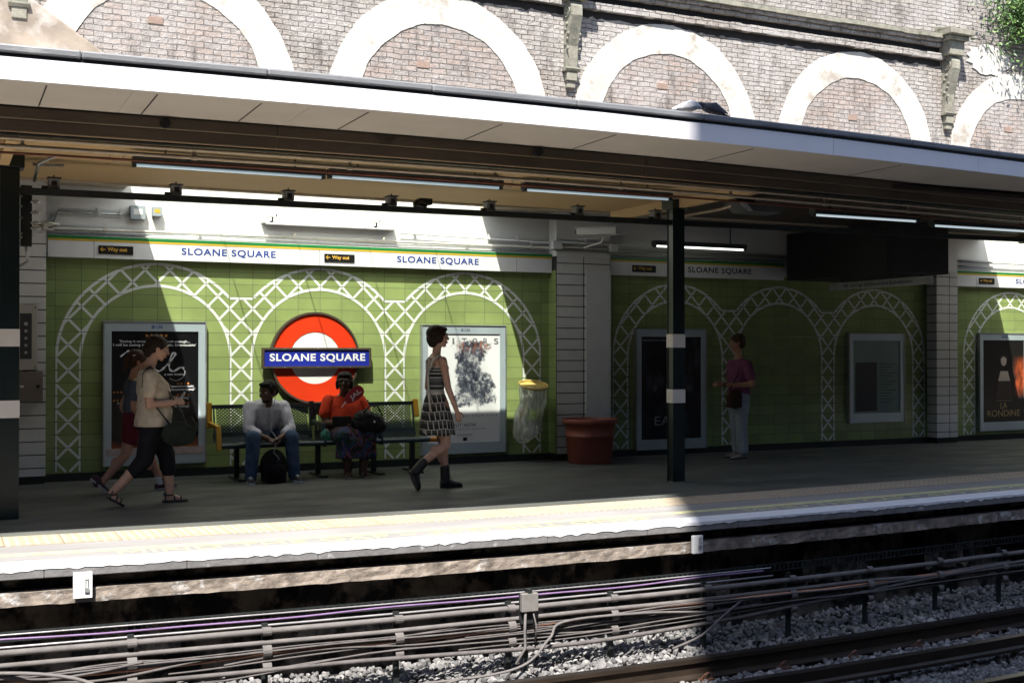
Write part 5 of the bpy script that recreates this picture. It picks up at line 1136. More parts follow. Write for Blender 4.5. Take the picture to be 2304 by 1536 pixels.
def hand(m, p, wr, d, up, side, s=1., curl=.5, spread=.02, thumb=1):
    """wr wrist point, d pointing direction, up = back of the hand, side = towards the thumb"""
    d = Vector(d).normalized(); up = Vector(up); up = (up - d * up.dot(d)).normalized(); sd = d.cross(up).normalized()
    if sd.dot(Vector(side)) < 0: sd = -sd
    wr = Vector(wr); rm = rotm(d, sd, up)
    cone(m, wr, wr + d * .03 * s, .021 * s, .022 * s); m.ell(wr + d * .052 * s, (.045 * s, .037 * s, .015 * s), rm, 14, 9)
    for k, (o_, L) in enumerate(((.027, .068), (.009, .076), (-.009, .070), (-.026, .055))):
        b0 = wr + d * (.082 if k in (1, 2) else .076) * s + sd * o_ * s; dd = (d + sd * o_ * spread * 20 / 1.5 * .5).normalized(); pts = [b0]; a = 0
        for seg, fr in enumerate((.45, .32, .26)):
            a += curl * (.55 if seg == 0 else .8) * (1 + .12 * k); v = dd * math.cos(a) - up * math.sin(a); pts.append(pts[-1] + v * L * fr * s)
        chain(m, pts, [.0092 * s, .0085 * s, .0078 * s, .0066 * s], 8)
    t0 = wr + d * .028 * s + sd * .026 * s; v1 = (d * .6 + sd * .8 - up * .35 * curl).normalized(); t1 = t0 + v1 * .036 * s; v2 = (d * .95 + sd * .15 - up * .6 * curl).normalized(); t2 = t1 + v2 * .03 * s
    chain(m, [t0, t1, t2, t2 + (v2 - up * .2).normalized() * .016 * s], [.0125 * s, .0105 * s, .009 * s, .0075 * s], 8)
def shoe(m, heel, toe, up=(0, 0, 1), w_=.042, h=.06, hh=None):
    """one shoe as a closed last-shaped body from heel to toe"""
    heel, toe = Vector(heel), Vector(toe); d = (toe - heel); L = d.length; d /= L; up = Vector(up); up = (up - d * up.dot(d)).normalized(); sd = d.cross(up)
    R_ = []
    for f, ww, hz in ((0, .6, .75), (.06, .8, .95), (.25, .85, 1.0), (.45, .85, .82), (.65, 1.05, .62), (.82, 1.0, .5), (.94, .7, .4), (1, .35, .22)):
        R_.append((heel + d * L * f + up * h * hz / 2, sd * w_ * ww, up * h * hz / 2))
    loft(m, R_, 16)
def sole(heel, toe, up, w_, th, name, mat, parent):
    m = MB(); heel, toe = Vector(heel), Vector(toe); d = (toe - heel); L = d.length; d /= L; up = Vector(up); up = (up - d * up.dot(d)).normalized(); sd = d.cross(up); P = []
    for k in range(24):
        q = 2 * math.pi * k / 24; f = .5 - .5 * math.cos(q); ww = w_ * (abs(math.sin(q)) ** .6) * (.85 if f < .5 else 1.08) * (1 if math.sin(q) > 0 else -1); P.append(heel + d * (L * (f * 1.04 - .02)) + sd * ww)
    n = len(P); m.add([v for v in P] + [v + up * th for v in P], [tuple(range(n)), tuple(range(2 * n - 1, n - 1, -1))] + [(i, (i + 1) % n, n + (i + 1) % n, n + i) for i in range(n)]); return m.build(name, mat, parent)
SK_pale = skin_mat('pale_skin', (.55, .31, .21)); SK_warm = skin_mat('tanned_skin', (.46, .23, .14)); SK_brown = skin_mat('brown_skin', (.13, .065, .04)); SK_dark = skin_mat('dark_skin', (.095, .045, .028))
def hairm(name, col):
    m, t, b, o = new_mat(name); n = noise(t, mapv(t, pos(t), (1, 1, .25)), 70, 4); t.links.new(ramp(t, n, [(.3, [x * .6 for x in col]), (.7, [x * 1.6 for x in col])]), b.inputs['Base Color']); b.inputs['Roughness'].default_value = .6; b.inputs['Specular IOR Level'].default_value = .2; bump(t, b, n, .8, .015); return m
H_dark = hairm('dark_brown_hair', (.022, .013, .009)); H_brown = hairm('brown_hair', (.05, .028, .016)); H_black = hairm('black_hair', (.006, .0055, .006))

# ---- A: young woman walking right, striped top, printed skirt, ankle boots
p = Person(G(1008, 1098).x, G(1008, 1098).y, 0, 'person with short dark hair, striped top and printed skirt walking past the white poster')
P = p.P; m = MB()
HP = P(-.105, 0, 1.545); H, ax, hs = head(m, p, HP, yaw=-.25, pitch=.02, s=.98)
cone(m, P(-.135, 0, 1.32), P(-.115, 0, 1.48), .046, .043)
torso(m, p, [(-.11, 0, .80, .075, .13), (-.12, 0, .90, .085, .145), (-.14, 0, 1.0, .07, .11), (-.13, 0, 1.12, .08, .12), (-.125, 0, 1.22, .085, .135), (-.135, 0, 1.30, .07, .15), (-.14, 0, 1.35, .045, .09)])
chain(m, [P(-.115, .07, .86), P(-.025, .07, .475), P(.0, .07, .10)], [.085, .052, .034]); m.ell(P(-.04, .07, .34), (.05, .045, .09), None)
chain(m, [P(-.11, -.07, .86), P(-.055, -.075, .45), P(-.33, -.08, .27)], [.085, .053, .036]); m.ell(P(-.15, -.078, .405), (.075, .046, .055), None)
chain(m, [P(-.12, -.155, 1.305), P(-.075, -.185, 1.03), P(.015, -.195, .80)], [.043, .034, .024]); hand(m, p, P(.015, -.195, .80), (.25, -.02, -1), (-.15, -1, 0), (1, 0, .2), s=.93, curl=.6)
chain(m, [P(-.13, .155, 1.305), P(-.15, .18, 1.03), P(-.02, .19, .82)], [.042, .034, .024]); hand(m, p, P(-.02, .19, .82), (.5, 0, -1), (0, 1, 0), (1, 0, .3), s=.93, curl=.6)
fuse(m, 'body', SK_pale, p.t, .0058, 3); face_parts(p, H, ax, hs)
m = MB(); rm = rotm(*ax); m.ell(H(-.025, 0, .040), (.104, .090, .088), rm, 20, 12); m.ell(H(-.055, 0, -.015), (.072, .086, .085), rm, 20, 12); m.ell(H(-.06, 0, -.065), (.05, .07, .045), rm); m.ell(H(.045, 0, .078), (.05, .062, .03), rm)
for q in (-1, 1): m.ell(H(.0, q * .07, .0), (.045, .022, .065), rm)
fuse(m, 'hair', H_dark, p.t, .006, 2)
m = MB()
torso(m, p, [(-.14, 0, .95, .082, .122), (-.14, 0, 1.0, .08, .12), (-.13, 0, 1.12, .09, .13), (-.118, 0, 1.19, .10, .140), (-.128, 0, 1.245, .085, .14), (-.135, 0, 1.26, .05, .10)])
fuse(m, 'striped_top', zstripe_mat('striped_jersey', [(0, (.42, .40, .37)), (.14, (.015, .015, .018)), (.20, (.40, .38, .35)), (.25, (.02, .02, .02)), (.33, (.42, .40, .37)), (.37, (.06, .06, .065)), (.47, (.13, .13, .13)), (.58, (.42, .40, .37)), (.62, (.015, .015, .018)), (.70, (.42, .40, .37)), (.74, (.02, .02, .02)), (.80, (.42, .40, .37)), (.84, (.02, .02, .02)), (.88, (.45, .43, .40))], .93, 1.27), p.t, .006, 2)
m = MB(); M_strap = cloth('cream_strap', (.55, .50, .42), bmp=.2)
m.tube([P(-.215, -.04, 1.22), P(-.205, -.07, 1.30), P(-.14, -.10, 1.362), P(-.07, -.09, 1.30), P(-.03, -.07, 1.22)], .014, 8); m.tube([P(-.215, .04, 1.22), P(-.205, .07, 1.30), P(-.14, .10, 1.362), P(-.07, .09, 1.30), P(-.03, .07, 1.22)], .014, 8); m.build('shoulder_strap', M_strap, p.t, smooth=True)
m = MB(); m.tube([P(-.215, -.09, 1.20), P(-.15, -.125, 1.335), P(-.05, -.10, 1.20)], .005, 6); m.build('thin_strap', M_blk, p.t)
m = MB(); m.tube([P(-.20, -.02, 1.33), P(-.24, -.05, 1.15), P(-.25, -.1, .95), P(-.24, -.12, .80)], .012, 8); m.build('hanging_tie', M_strap, p.t, smooth=True)
def skirtmat():
    m, t, b, o = new_mat('printed_skirt'); s = nd(t, 'ShaderNodeSeparateXYZ'); t.links.new(pos(t), s.inputs[0]); c = nd(t, 'ShaderNodeCombineXYZ')
    t.links.new(math_(t, 'ADD', math_(t, 'MULTIPLY', s.outputs[0], 1), math_(t, 'MULTIPLY', s.outputs[2], .08)), c.inputs[0]); t.links.new(math_(t, 'ADD', s.outputs[2], math_(t, 'MULTIPLY', math_(t, 'SINE', math_(t, 'MULTIPLY', s.outputs[0], 26)), .006)), c.inputs[1])
    def bk(w_, h_, mo, off):
        br = nd(t, 'ShaderNodeTexBrick', offset=off); t.links.new(c.outputs[0], br.inputs['Vector'])
        for k, q in (('Scale', 1), ('Mortar Size', mo), ('Brick Width', w_), ('Row Height', h_), ('Mortar Smooth', 0)): br.inputs[k].default_value = q
        return br.outputs['Fac']
    a = bk(.044, .088, .0042, .5); fr = math_(t, 'FRACT', math_(t, 'DIVIDE', s.outputs[2], .088)); a2 = math_(t, 'MULTIPLY', bk(.011, .022, .002, 0), math_(t, 'GREATER_THAN', fr, .55))
    c1 = mixc(t, math_(t, 'MULTIPLY', a2, .30), (.013, .012, .013), (.45, .40, .34)); t.links.new(mixc(t, a, c1, (.50, .45, .38)), b.inputs['Base Color']); b.inputs['Roughness'].default_value = .85
    bump(t, b, noise(t, mapv(t, pos(t), (1, 1, .15)), 14, 3), .6, .03); return m
m = MB(); rings = []; N = 48
for a_, c_, d_, w_ in ((-.14, 1.0, .085, .118), (-.138, .97, .088, .125), (-.135, .90, .115, .150), (-.13, .80, .140, .170), (-.125, .70, .160, .185), (-.12, .60, .172, .195), (-.118, .555, .176, .198)):
    fl = (1.0 - c_) / .45
    rings.append([P(a_ + d_ * math.cos(q) * (1 + .05 * fl * math.sin(9 * q)), w_ * math.sin(q) * (1 + .05 * fl * math.sin(9 * q)), c_ + .008 * fl * math.sin(5 * q)) for q in np.linspace(0, 2 * math.pi, N + 1)[:-1]])
inner = [[v + (P(-.12, 0, v.z) - v).normalized() * .006 for v in r_] for r_ in reversed(rings)]
al = rings + inner; vs = [v for r_ in al for v in r_]; K = len(al); m.add(vs, [(i * N + k, i * N + (k + 1) % N, ((i + 1) % K) * N + (k + 1) % N, ((i + 1) % K) * N + k) for i in range(K) for k in range(N)])
m.build('skirt', skirtmat(), p.t, smooth=True)
m = MB(); torso(m, p, [(-.14, 0, .955, .09, .128), (-.14, 0, .985, .09, .126), (-.14, 0, 1.0, .088, .124)]); m.build('waistband', M_strap, p.t, smooth=True)
M_boot = mk('black_boot_leather', (.008, .0075, .0075), .6, var=.2, bmp=.15)
for hl, to, up, an, kn in ((P(-.055, .07, 0), P(.185, .07, 0), (0, 0, 1), P(0, .07, .06), P(-.005, .07, .205)), (P(-.455, -.08, .20), P(-.365, -.08, .005), None, P(-.385, -.08, .195), P(-.30, -.08, .285))):
    upv = Vector(up) if up else (Vector((.92, 0, .42)))
    m = MB(); shoe(m, hl + upv * .012, to + upv * .012, upv, .045, .085); cone(m, an, kn, .052, .05); bt = fuse(m, 'boot', M_boot, p.t, .006, 2); sole(hl, to, upv, .046, .02, 'boot_sole', M_blk, bt)
m = MB()
for q in range(4): a = P(.040 + .014 * q, .035, .13 - .020 * q); m.tube([a, a + Vector((.012, .035, .01)), a + Vector((0, .07, 0))], .003, 5)
m.build('laces', M_blk, p.t)

# ---- B: woman in a cream T-shirt and black capri trousers
b0 = G(385, 1131); p = Person(b0.x, b0.y, 0, 'person in cream T-shirt and black cropped trousers walking while looking at a phone')
P = p.P; m = MB(); HP = P(-.115, 0, 1.425); H, ax, hs = head(m, p, HP, yaw=-.12, pitch=-.30, s=.95)
cone(m, P(-.20, 0, 1.22), P(-.155, 0, 1.37), .05, .046)
torso(m, p, [(-.175, 0, .76, .10, .15), (-.17, 0, .9, .10, .14), (-.18, 0, 1.02, .10, .14), (-.185, 0, 1.14, .09, .15), (-.20, 0, 1.21, .07, .15), (-.205, 0, 1.25, .04, .08)])
chain(m, [P(-.165, .07, .78), P(-.03, .07, .44), P(.005, .07, .09)], [.085, .06, .038]); m.ell(P(-.03, .07, .32), (.055, .05, .09)); chain(m, [P(.0, .07, .05), P(.10, .07, .028)], [.036, .024]); cone(m, P(-.03, .07, .035), P(.02, .07, .04), .032, .034)
chain(m, [P(-.175, -.07, .78), P(-.245, -.075, .42), P(-.525, -.08, .13)], [.085, .06, .037]); m.ell(P(-.37, -.078, .29), (.055, .046, .05)); chain(m, [P(-.53, -.08, .10), P(-.46, -.08, .035)], [.035, .024])
chain(m, [P(-.215, -.175, 1.17), P(-.225, -.205, .92), P(.0, -.15, .93)], [.05, .04, .026]); hand(m, p, P(.0, -.15, .93), (1, .25, .12), (0, -.8, .4), (0, .2, 1), s=.92, curl=.8)
chain(m, [P(-.2, .175, 1.17), P(-.19, .2, .92), P(.0, .10, .93)], [.048, .038, .026]); hand(m, p, P(.0, .10, .93), (1, -.3, .08), (0, .8, .3), (0, -.2, 1), s=.92, curl=.8)
fuse(m, 'body', SK_pale, p.t, .0058, 3); face_parts(p, H, ax, hs)
rm = rotm(*ax); m = MB(); m.ell(H(-.028, 0, .042), (.100, .086, .082), rm, 20, 12); m.ell(H(-.06, 0, .0), (.068, .080, .078), rm, 20, 12); m.ell(H(-.105, 0, -.03), (.04, .045, .05), rm); m.ell(H(-.07, 0, -.075), (.045, .055, .04), rm)
for q in (-1, 1): m.ell(H(.0, q * .066, .035), (.05, .02, .045), rm)
fuse(m, 'hair', H_dark, p.t, .006, 2)
m = MB(); torso(m, p, [(-.165, 0, .715, .165, .20), (-.16, 0, .78, .165, .195), (-.145, 0, .86, .16, .172), (-.16, 0, .93, .14, .16), (-.15, 0, 1.03, .145, .165), (-.155, 0, 1.10, .135, .17), (-.19, 0, 1.18, .095, .175), (-.205, 0, 1.235, .06, .12)], 24)
for q in (-1, 1): cone(m, P(-.21, q * .165, 1.175), P(-.222, q * .195, 1.03), .066, .064)
fuse(m, 't_shirt', cloth('cream_jersey', (.62, .50, .36), bmp=.7), p.t, .007, 2)
m = MB(); torso(m, p, [(-.175, 0, .68, .13, .17), (-.17, 0, .75, .135, .178)]); chain(m, [P(-.165, .075, .76), P(-.03, .07, .44), P(-.012, .07, .30)], [.106, .080, .070]); chain(m, [P(-.175, -.075, .76), P(-.245, -.075, .42), P(-.335, -.076, .315)], [.106, .080, .068])
fuse(m, 'cropped_trousers', cloth('black_cloth', (.014, .014, .017), bmp=.5), p.t, .007, 2)
M_sand = mk('black_sandal', (.012, .011, .011), .5)
for hl, to, up, an in ((P(-.06, .07, 0), P(.165, .07, 0), Vector((0, 0, 1)), P(.0, .07, .07)), (P(-.575, -.08, .085), P(-.43, -.08, .0), Vector((.5, 0, .87)), P(-.525, -.08, .12))):
    s1 = sole(hl, to, up, .044, .022, 'sandal', M_sand, p.t); m = MB(); d = (to - hl).normalized()
    for f, hh in ((.45, .055), (.72, .045), (.08, .08)):
        c = hl + d * (to - hl).length * f; m.tube([c + p.l * .042 + up * .01, c + p.l * .03 + up * hh, c + up * (hh + .012), c - p.l * .03 + up * hh, c - p.l * .042 + up * .01], .008, 6)
    m.tube([an + Vector((.036 * math.cos(q), .04 * math.sin(q), 0)) for q in np.linspace(0, 2 * math.pi, 13)], .008, 6); m.build('strap', M_sand, s1)
ph = P(.10, -.02, .99); m = MB(); m.bar(ph - Vector((.02, 0, .035)), ph + Vector((.02, 0, .035)), .06, .012); tag(m.build('phone', mk('pale_phone', (.62, .58, .55), .3), bevel=.003), 'pale phone held in both hands of the cream T-shirt walker', 'phone')
m = MB(); m.ell(P(.02, -.245, .66), (.15, .05, .105), None, 20, 12); m.ell(P(.03, -.25, .62), (.15, .045, .08)); bg_ = fuse(m, 'shoulder_bag', cloth('dark_green_bag_cloth', (.022, .028, .020), bmp=.8, folds=20), None, .008, 2); tag(bg_, 'dark green shoulder bag hanging at the cream T-shirt walker\'s hip', 'bag'); 
m = MB(); m.tube([P(-.26, .10, 1.22), P(-.24, .0, 1.262), P(-.17, -.10, 1.258), P(-.125, -.16, 1.16)], .009, 6)
m = MB(); m.tube([P(-.05, -.24, .74), P(-.2, -.20, .95), P(-.275, -.14, 1.08), P(-.265, -.11, 1.20), P(-.205, -.10, 1.262), P(-.13, -.08, 1.2), P(-.02, -.10, 1.0), P(.06, -.2, .85), P(.10, -.25, .72)], .008, 6)
m.tube([P(.16, -.25, .62), P(.19, -.25, .72), P(.14, -.25, .80)], .006, 5); st = m.mesh('strap', smooth=True); link('strap', st, MATS.get('x') or M_dgreen, bg_)

# ---- C: girl behind her
c0 = G(300, 1106); p = Person(c0.x + .02, c0.y, 0, 'person in grey T-shirt and maroon shorts walking just behind the one in cream'); P = p.P; m = MB()
HP = P(.03, 0, 1.30); H, ax, hs = head(m, p, HP, yaw=-.1, pitch=-.18, s=.92); cone(m, P(-.03, 0, 1.10), P(.0, 0, 1.24), .04, .038)
torso(m, p, [(-.02, 0, .70, .09, .135), (-.02, 0, .80, .085, .12), (-.02, 0, .92, .075, .11), (-.02, 0, 1.02, .08, .125), (-.03, 0, 1.09, .06, .13), (-.03, 0, 1.13, .035, .07)])
chain(m, [P(-.01, .06, .72), P(.13, .06, .40), P(.26, .06, .08)], [.08, .05, .032]); m.ell(P(.15, .06, .28), (.045, .042, .08)); chain(m, [P(-.03, -.06, .72), P(-.10, -.06, .38), P(-.33, -.06, .10)], [.08, .05, .032]); m.ell(P(-.18, -.06, .3), (.06, .042, .06))
chain(m, [P(-.03, -.14, 1.06), P(-.04, -.17, .84), P(.08, -.15, .68)], [.038, .032, .022]); hand(m, p, P(.08, -.15, .68), (.6, .1, -.7), (0, -1, 0), (1, 0, .3), s=.85, curl=.6); chain(m, [P(-.03, .14, 1.06), P(-.10, .17, .84), P(-.02, .17, .66)], [.038, .032, .022]); hand(m, p, P(-.02, .17, .66), (.4, 0, -.9), (0, 1, 0), (1, 0, .3), s=.85, curl=.5)
fuse(m, 'body', SK_warm, p.t, .006, 3); face_parts(p, H, ax, hs); rm = rotm(*ax)
m = MB(); m.ell(H(-.025, 0, .04), (.098, .084, .082), rm, 18, 12); m.ell(H(-.06, 0, -.01), (.062, .078, .08), rm); m.ell(H(-.12, 0, -.02), (.035, .03, .05), rm); cone(m, H(-.12, 0, -.04), H(-.13, 0, -.13), .028 * .9, .012)
for q in (-1, 1): m.ell(H(.005, q * .062, .03), (.05, .02, .045), rm)
fuse(m, 'hair', H_brown, p.t, .006, 2)
m = MB(); m.tube([H(-.05, -.09, .06), H(-.09, -.06, .04), H(-.115, 0, .02)], .006, 6); m.build('hair_clip', M_fw, p.t)
m = MB(); torso(m, p, [(-.02, 0, .78, .10, .14), (-.02, 0, .84, .10, .135), (-.015, 0, .95, .095, .13), (-.02, 0, 1.03, .092, .14), (-.03, 0, 1.09, .068, .14), (-.03, 0, 1.115, .05, .09)])
for q in (-1, 1): cone(m, P(-.03, q * .135, 1.06), P(-.036, q * .16, .95), .052, .05)
fuse(m, 't_shirt', cloth('slate_jersey', (.10, .115, .14), bmp=.6), p.t, .007, 2)
m = MB(); torso(m, p, [(-.02, 0, .70, .105, .145), (-.02, 0, .80, .10, .14)]); chain(m, [P(-.01, .06, .72), P(.05, .06, .56)], [.095, .085]); chain(m, [P(-.03, -.06, .72), P(-.06, -.06, .54)], [.095, .085]); fuse(m, 'shorts', cloth('maroon_cloth', (.13, .02, .03), bmp=.5), p.t, .007, 2)
for hl, to, up, an in ((P(.20, .06, 0), P(.42, .06, .02), Vector((0, 0, 1)), P(.255, .06, .1)), (P(-.43, -.06, .15), P(-.27, -.06, .01), Vector((.66, 0, .75)), P(-.35, -.06, .13))):
    m = MB(); shoe(m, hl + up * .012, to + up * .012, up, .04, .06); cone(m, an - up * .03, an, .038, .036); s1 = fuse(m, 'shoe', mk('maroon_shoe', (.06, .025, .035), .7), p.t, .006, 1); sole(hl, to, up, .041, .016, 'shoe_sole', flat('grey_sole', (.35, .34, .34)), s1)
m = MB(); cone(m, P(.252, .06, .075), P(.235, .06, .13), .040, .037); m.build('sock', flat('white_sock', (.6, .6, .6), .9), p.t, smooth=True)

# ---- D: seated man in a white shirt
d0 = WX(592, 12.95); p = Person(d0, 12.98, -math.pi / 2, 'person in white shirt and jeans sitting hunched on the bench looking left'); P = p.P; m = MB()
# local: a = towards the track, b = to the right in the photo
HP = P(.34, -.02, .958); H, ax, hs = head(m, p, HP, yaw=-.95, pitch=-.14, s=1.07, nose=1.1); cone(m, P(.22, 0, .80), P(.30, -.01, .92), .055, .052)
torso(m, p, [(.0, 0, .42, .11, .17), (.03, 0, .52, .105, .155, -.3), (.10, 0, .64, .10, .155, -.5), (.17, 0, .75, .095, .17, -.55), (.21, 0, .81, .08, .175, -.6), (.23, 0, .84, .05, .10, -.6)])
for q, xs_ in ((-1, 1), (1, 1)):
    chain(m, [P(.02, q * .10, .46), P(.46, q * .205, .47), P(.45, q * .23, .08)], [.095, .062, .045]); 
    chain(m, [P(.20, q * .185, .79), P(.33, q * .225, .54), P(.50, q * .06, .47)], [.052, .043, .028])
hand(m, p, P(.50, -.06, .47), (0.35, 0, -1) if False else (p.f * .6 + p.l * .55 - p.u * .35), p.f * .5 + p.u * .8, p.u, s=.98, curl=.9); hand(m, p, P(.50, .06, .47), (p.f * .6 - p.l * .5 - p.u * .35), p.f * .5 + p.u * .8, p.u, s=.98, curl=.9)
fuse(m, 'body', SK_brown, p.t, .0058, 3); face_parts(p, H, ax, hs, lip=(.14, .06, .05)); rm = rotm(*ax)
m = MB(); m.ell(H(-.022, 0, .050), (.103, .088, .082), rm, 20, 12); m.ell(H(-.055, 0, .01), (.068, .082, .075), rm, 20, 12); m.ell(H(.05, 0, .088), (.055, .06, .028), rm)
for q in (-1, 1): m.ell(H(.01, q * .066, .03), (.04, .020, .05), rm)
fuse(m, 'hair', H_black, p.t, .006, 2); m = MB(); m.ell(H(.040, 0, -.082), (.045, .048, .024), rm); m.ell(H(.012, 0, -.055), (.045, .058, .035), rm); m.build('beard', H_black, p.t, smooth=True)
m = MB(); torso(m, p, [(.0, 0, .42, .135, .19), (.04, 0, .53, .13, .185, -.3), (.11, 0, .65, .125, .185, -.5), (.17, 0, .75, .118, .195, -.55), (.205, 0, .815, .095, .20, -.6), (.22, 0, .855, .06, .12, -.6)], 24)
for q in (-1, 1): chain(m, [P(.19, q * .185, .79), P(.325, q * .225, .56), P(.40, q * .15, .52)], [.075, .062, .050])
for q in (-1, 1): cone(m, P(.20, q * .05, .855), P(.285, q * .045, .82), .03, .014)
fuse(m, 'white_shirt', cloth('white_shirt_cloth', (.78, .76, .80), var=.05, bmp=.9, folds=11), p.t, .007, 2)
m = MB(); m.bar(P(.30, 0, .80), P(.255, 0, .60), .006, .004)
for q in range(4): c = P(.312 - .004 * q, 0, .77 - .05 * q); m.ell(c, (.005, .005, .005))
m.build('placket', flat('shirt_button', (.5, .5, .5)), p.t)
m = MB(); torso(m, p, [(-.02, 0, .41, .14, .19), (.0, 0, .47, .13, .185)])
for q in (-1, 1): chain(m, [P(.02, q * .10, .465), P(.46, q * .205, .475), P(.455, q * .235, .07)], [.105, .080, .066])
fuse(m, 'jeans', cloth('blue_denim', (.075, .12, .19), var=.3, bmp=.8), p.t, .007, 2)
M_can = mk('black_canvas', (.018, .018, .02), .8); M_rub = flat('white_rubber', (.62, .62, .60))
for q in (-1, 1):
    hl, to = P(.40, q * .235, 0), P(.63, q * .265, 0); m = MB(); shoe(m, hl + p.u * .014, to + p.u * .014, (0, 0, 1), .044, .068); s1 = fuse(m, 'shoe', M_can, p.t, .006, 1); sole(hl, to, (0, 0, 1), .046, .022, 'shoe_sole', M_rub, s1)
    m = MB(); m.ell(P(.52, q * .252, .055), (.022, .05, .022), None); m.build('shoe_tongue', M_rub, s1, smooth=True)
m = MB()
for q in (0, .016): c = P(.475, -.075, .477) + (p.l * (-.02) + Vector((0, 0, .0))) * 0 ; m.tube([P(.475 - q, -.08 - q * .8, .475) + (p.u * math.cos(v) + p.f * math.sin(v) * .7 + p.l * math.sin(v) * .7) * .032 for v in np.linspace(0, 2 * math.pi, 15)], .004, 5)
m.build('bracelet', M_rub, p.t)
m = MB(); m.bar(P(.57, .0, .44), P(.62, .03, .47), .06, .010); tag(m.build('phone', mk('black_phone', (.02, .02, .022), .2), bevel=.002), 'black phone in the seated white shirt person\'s hands', 'phone')
m = MB(); m.tube([H(.0, .08, -.02), P(.30, .06, .80), P(.36, .01, .62), P(.42, -.01, .55), P(.5, .0, .52), P(.60, .02, .46)], .0028, 5); m.tube([P(.6, .0, .44), P(.62, -.03, .33), P(.6, .04, .26), P(.6, .0, .22), P(.58, -.04, .25)], .0028, 5); m.build('earphone_wire', M_rub, p.t)
m = MB(); cb = P(.50, .0, .0); m.ell((cb.x, cb.y, .17), (.15, .11, .19), None, 20, 14); m.ell((cb.x + .01, cb.y - .05, .12), (.12, .09, .12)); m.box(cb.x - .12, cb.x + .12, cb.y - .08, cb.y + .08, .012, .1)
bp = fuse(m, 'backpack', cloth('black_nylon', (.010, .010, .012), bmp=.6), None, .008, 2); tag(bp, 'black backpack on the floor between the seated man\'s feet', 'backpack')

# ---- E: seated woman in an orange-red top
e0 = WX(778, 12.95); p = Person(e0, 13.0, -math.pi / 2, 'person in orange-red top and sunglasses sitting on the bench with a bag on the lap'); P = p.P; m = MB()
HP = P(.10, -.03, 1.045); H, ax, hs = head(m, p, HP, yaw=-.42, pitch=.10, s=1.07, nose=1.25); cone(m, P(.0, 0, .86), P(.055, -.01, .98), .062, .056)
torso(m, p, [(.0, 0, .42, .14, .20), (.0, 0, .55, .14, .19), (.01, 0, .70, .125, .18), (.0, 0, .80, .10, .185), (-.01, 0, .86, .07, .17), (-.01, 0, .90, .04, .08)])
for q in (-1, 1): chain(m, [P(.02, q * .10, .47), P(.44, q * .13, .47), P(.40, q * .085, .08)], [.11, .075, .045]); 
chain(m, [P(.0, -.19, .83), P(.06, -.235, .58), P(.30, -.12, .60)], [.060, .052, .032]); hand(m, p, P(.30, -.12, .60), (p.f * .6 + p.l * .8), p.u * .6 + p.f * .6, p.u, s=.95, curl=.8)
chain(m, [P(.0, .19, .83), P(.10, .27, .62), P(.33, .18, .64)], [.060, .050, .032]); hand(m, p, P(.33, .18, .64), (p.f * .4 - p.l * .9 + p.u * .1), p.u * .6 + p.f * .6, p.u, s=.95, curl=.8)
chain(m, [P(.38, -.085, .05), P(.50, -.095, .03)], [.040, .028]); chain(m, [P(.38, .085, .05), P(.50, .10, .03)], [.040, .028])
fuse(m, 'body', SK_dark, p.t, .0058, 3); face_parts(p, H, ax, hs, lip=(.16, .05, .05), shades=True); rm = rotm(*ax)
m = MB(); m.ell(H(-.022, 0, .045), (.106, .094, .085), rm, 20, 12); m.ell(H(-.05, 0, .0), (.075, .092, .088), rm, 20, 12); m.ell(H(.055, 0, .070), (.048, .072, .028), rm)
for q in (-1, 1): m.ell(H(.0, q * .075, -.02), (.04, .022, .06), rm)
fuse(m, 'hair', hairm('grey_black_hair', (.010, .0095, .010)), p.t, .006, 2)
M_sh = mk('sunglass_lens', (.006, .006, .007), .12, bmp=0); m = MB()
for q in (-1, 1): m.ell(H(.097, q * .032, .010), (.010, .030, .022), rm, 14, 8)
m.tube([H(.104, -.01, .018), H(.106, 0, .02), H(.104, .01, .018)], .005, 6)
for q in (-1, 1): m.tube([H(.090, q * .062, .014), H(.04, q * .082, .014), H(-.02, q * .09, .008)], .005, 6)
m.build('sunglasses', M_sh, p.t, smooth=True)
m = MB(); torso(m, p, [(.0, 0, .45, .165, .225), (.01, 0, .55, .168, .222), (.02, 0, .68, .158, .21), (.015, 0, .78, .135, .20), (.0, 0, .85, .10, .195), (-.005, 0, .895, .065, .12)], 24)
for q in (-1, 1): cone(m, P(.0, q * .185, .83), P(.035, q * .235, .70), .078, .074)
fuse(m, 'orange_top', cloth('orange_red_jersey', (.75, .07, .025), bmp=.8), p.t, .007, 2)
def patt():
    m, t, b, o = new_mat('multicolour_skirt_print'); n = nd(t, 'ShaderNodeTexNoise'); t.links.new(mapv(t, pos(t), (1, 1, .5)), n.inputs['Vector']); n.inputs['Scale'].default_value = 9; n.inputs['Distortion'].default_value = 1.2; n.inputs['Detail'].default_value = 1
    t.links.new(ramp(t, n.outputs['Fac'], [(0, (.012, .012, .02)), (.38, (.01, .06, .04)), (.44, (.02, .03, .10)), (.50, (.07, .06, .14)), (.54, (.22, .05, .02)), (.57, (.012, .01, .015)), (.66, (.03, .13, .08))], True), b.inputs['Base Color']); b.inputs['Roughness'].default_value = .85; bump(t, b, noise(t, pos(t), 10, 3, .5, 1.5), .8, .04); return m
m = MB(); torso(m, p, [(.02, 0, .44, .15, .215), (.02, 0, .50, .15, .21)]); chain(m, [P(.05, 0, .46), P(.42, 0, .46)], [.12, .10])
for q in (-1, 1): chain(m, [P(.05, q * .10, .46), P(.43, q * .14, .46), P(.43, q * .12, .28)], [.12, .10, .09])
loft(m, [(P(.42, 0, .50), p.f * .06, p.l * .20), (P(.43, 0, .42), p.f * .11, p.l * .225), (P(.43, 0, .30), p.f * .11, p.l * .235), (P(.43, 0, .22), p.f * .12, p.l * .24)], 28)
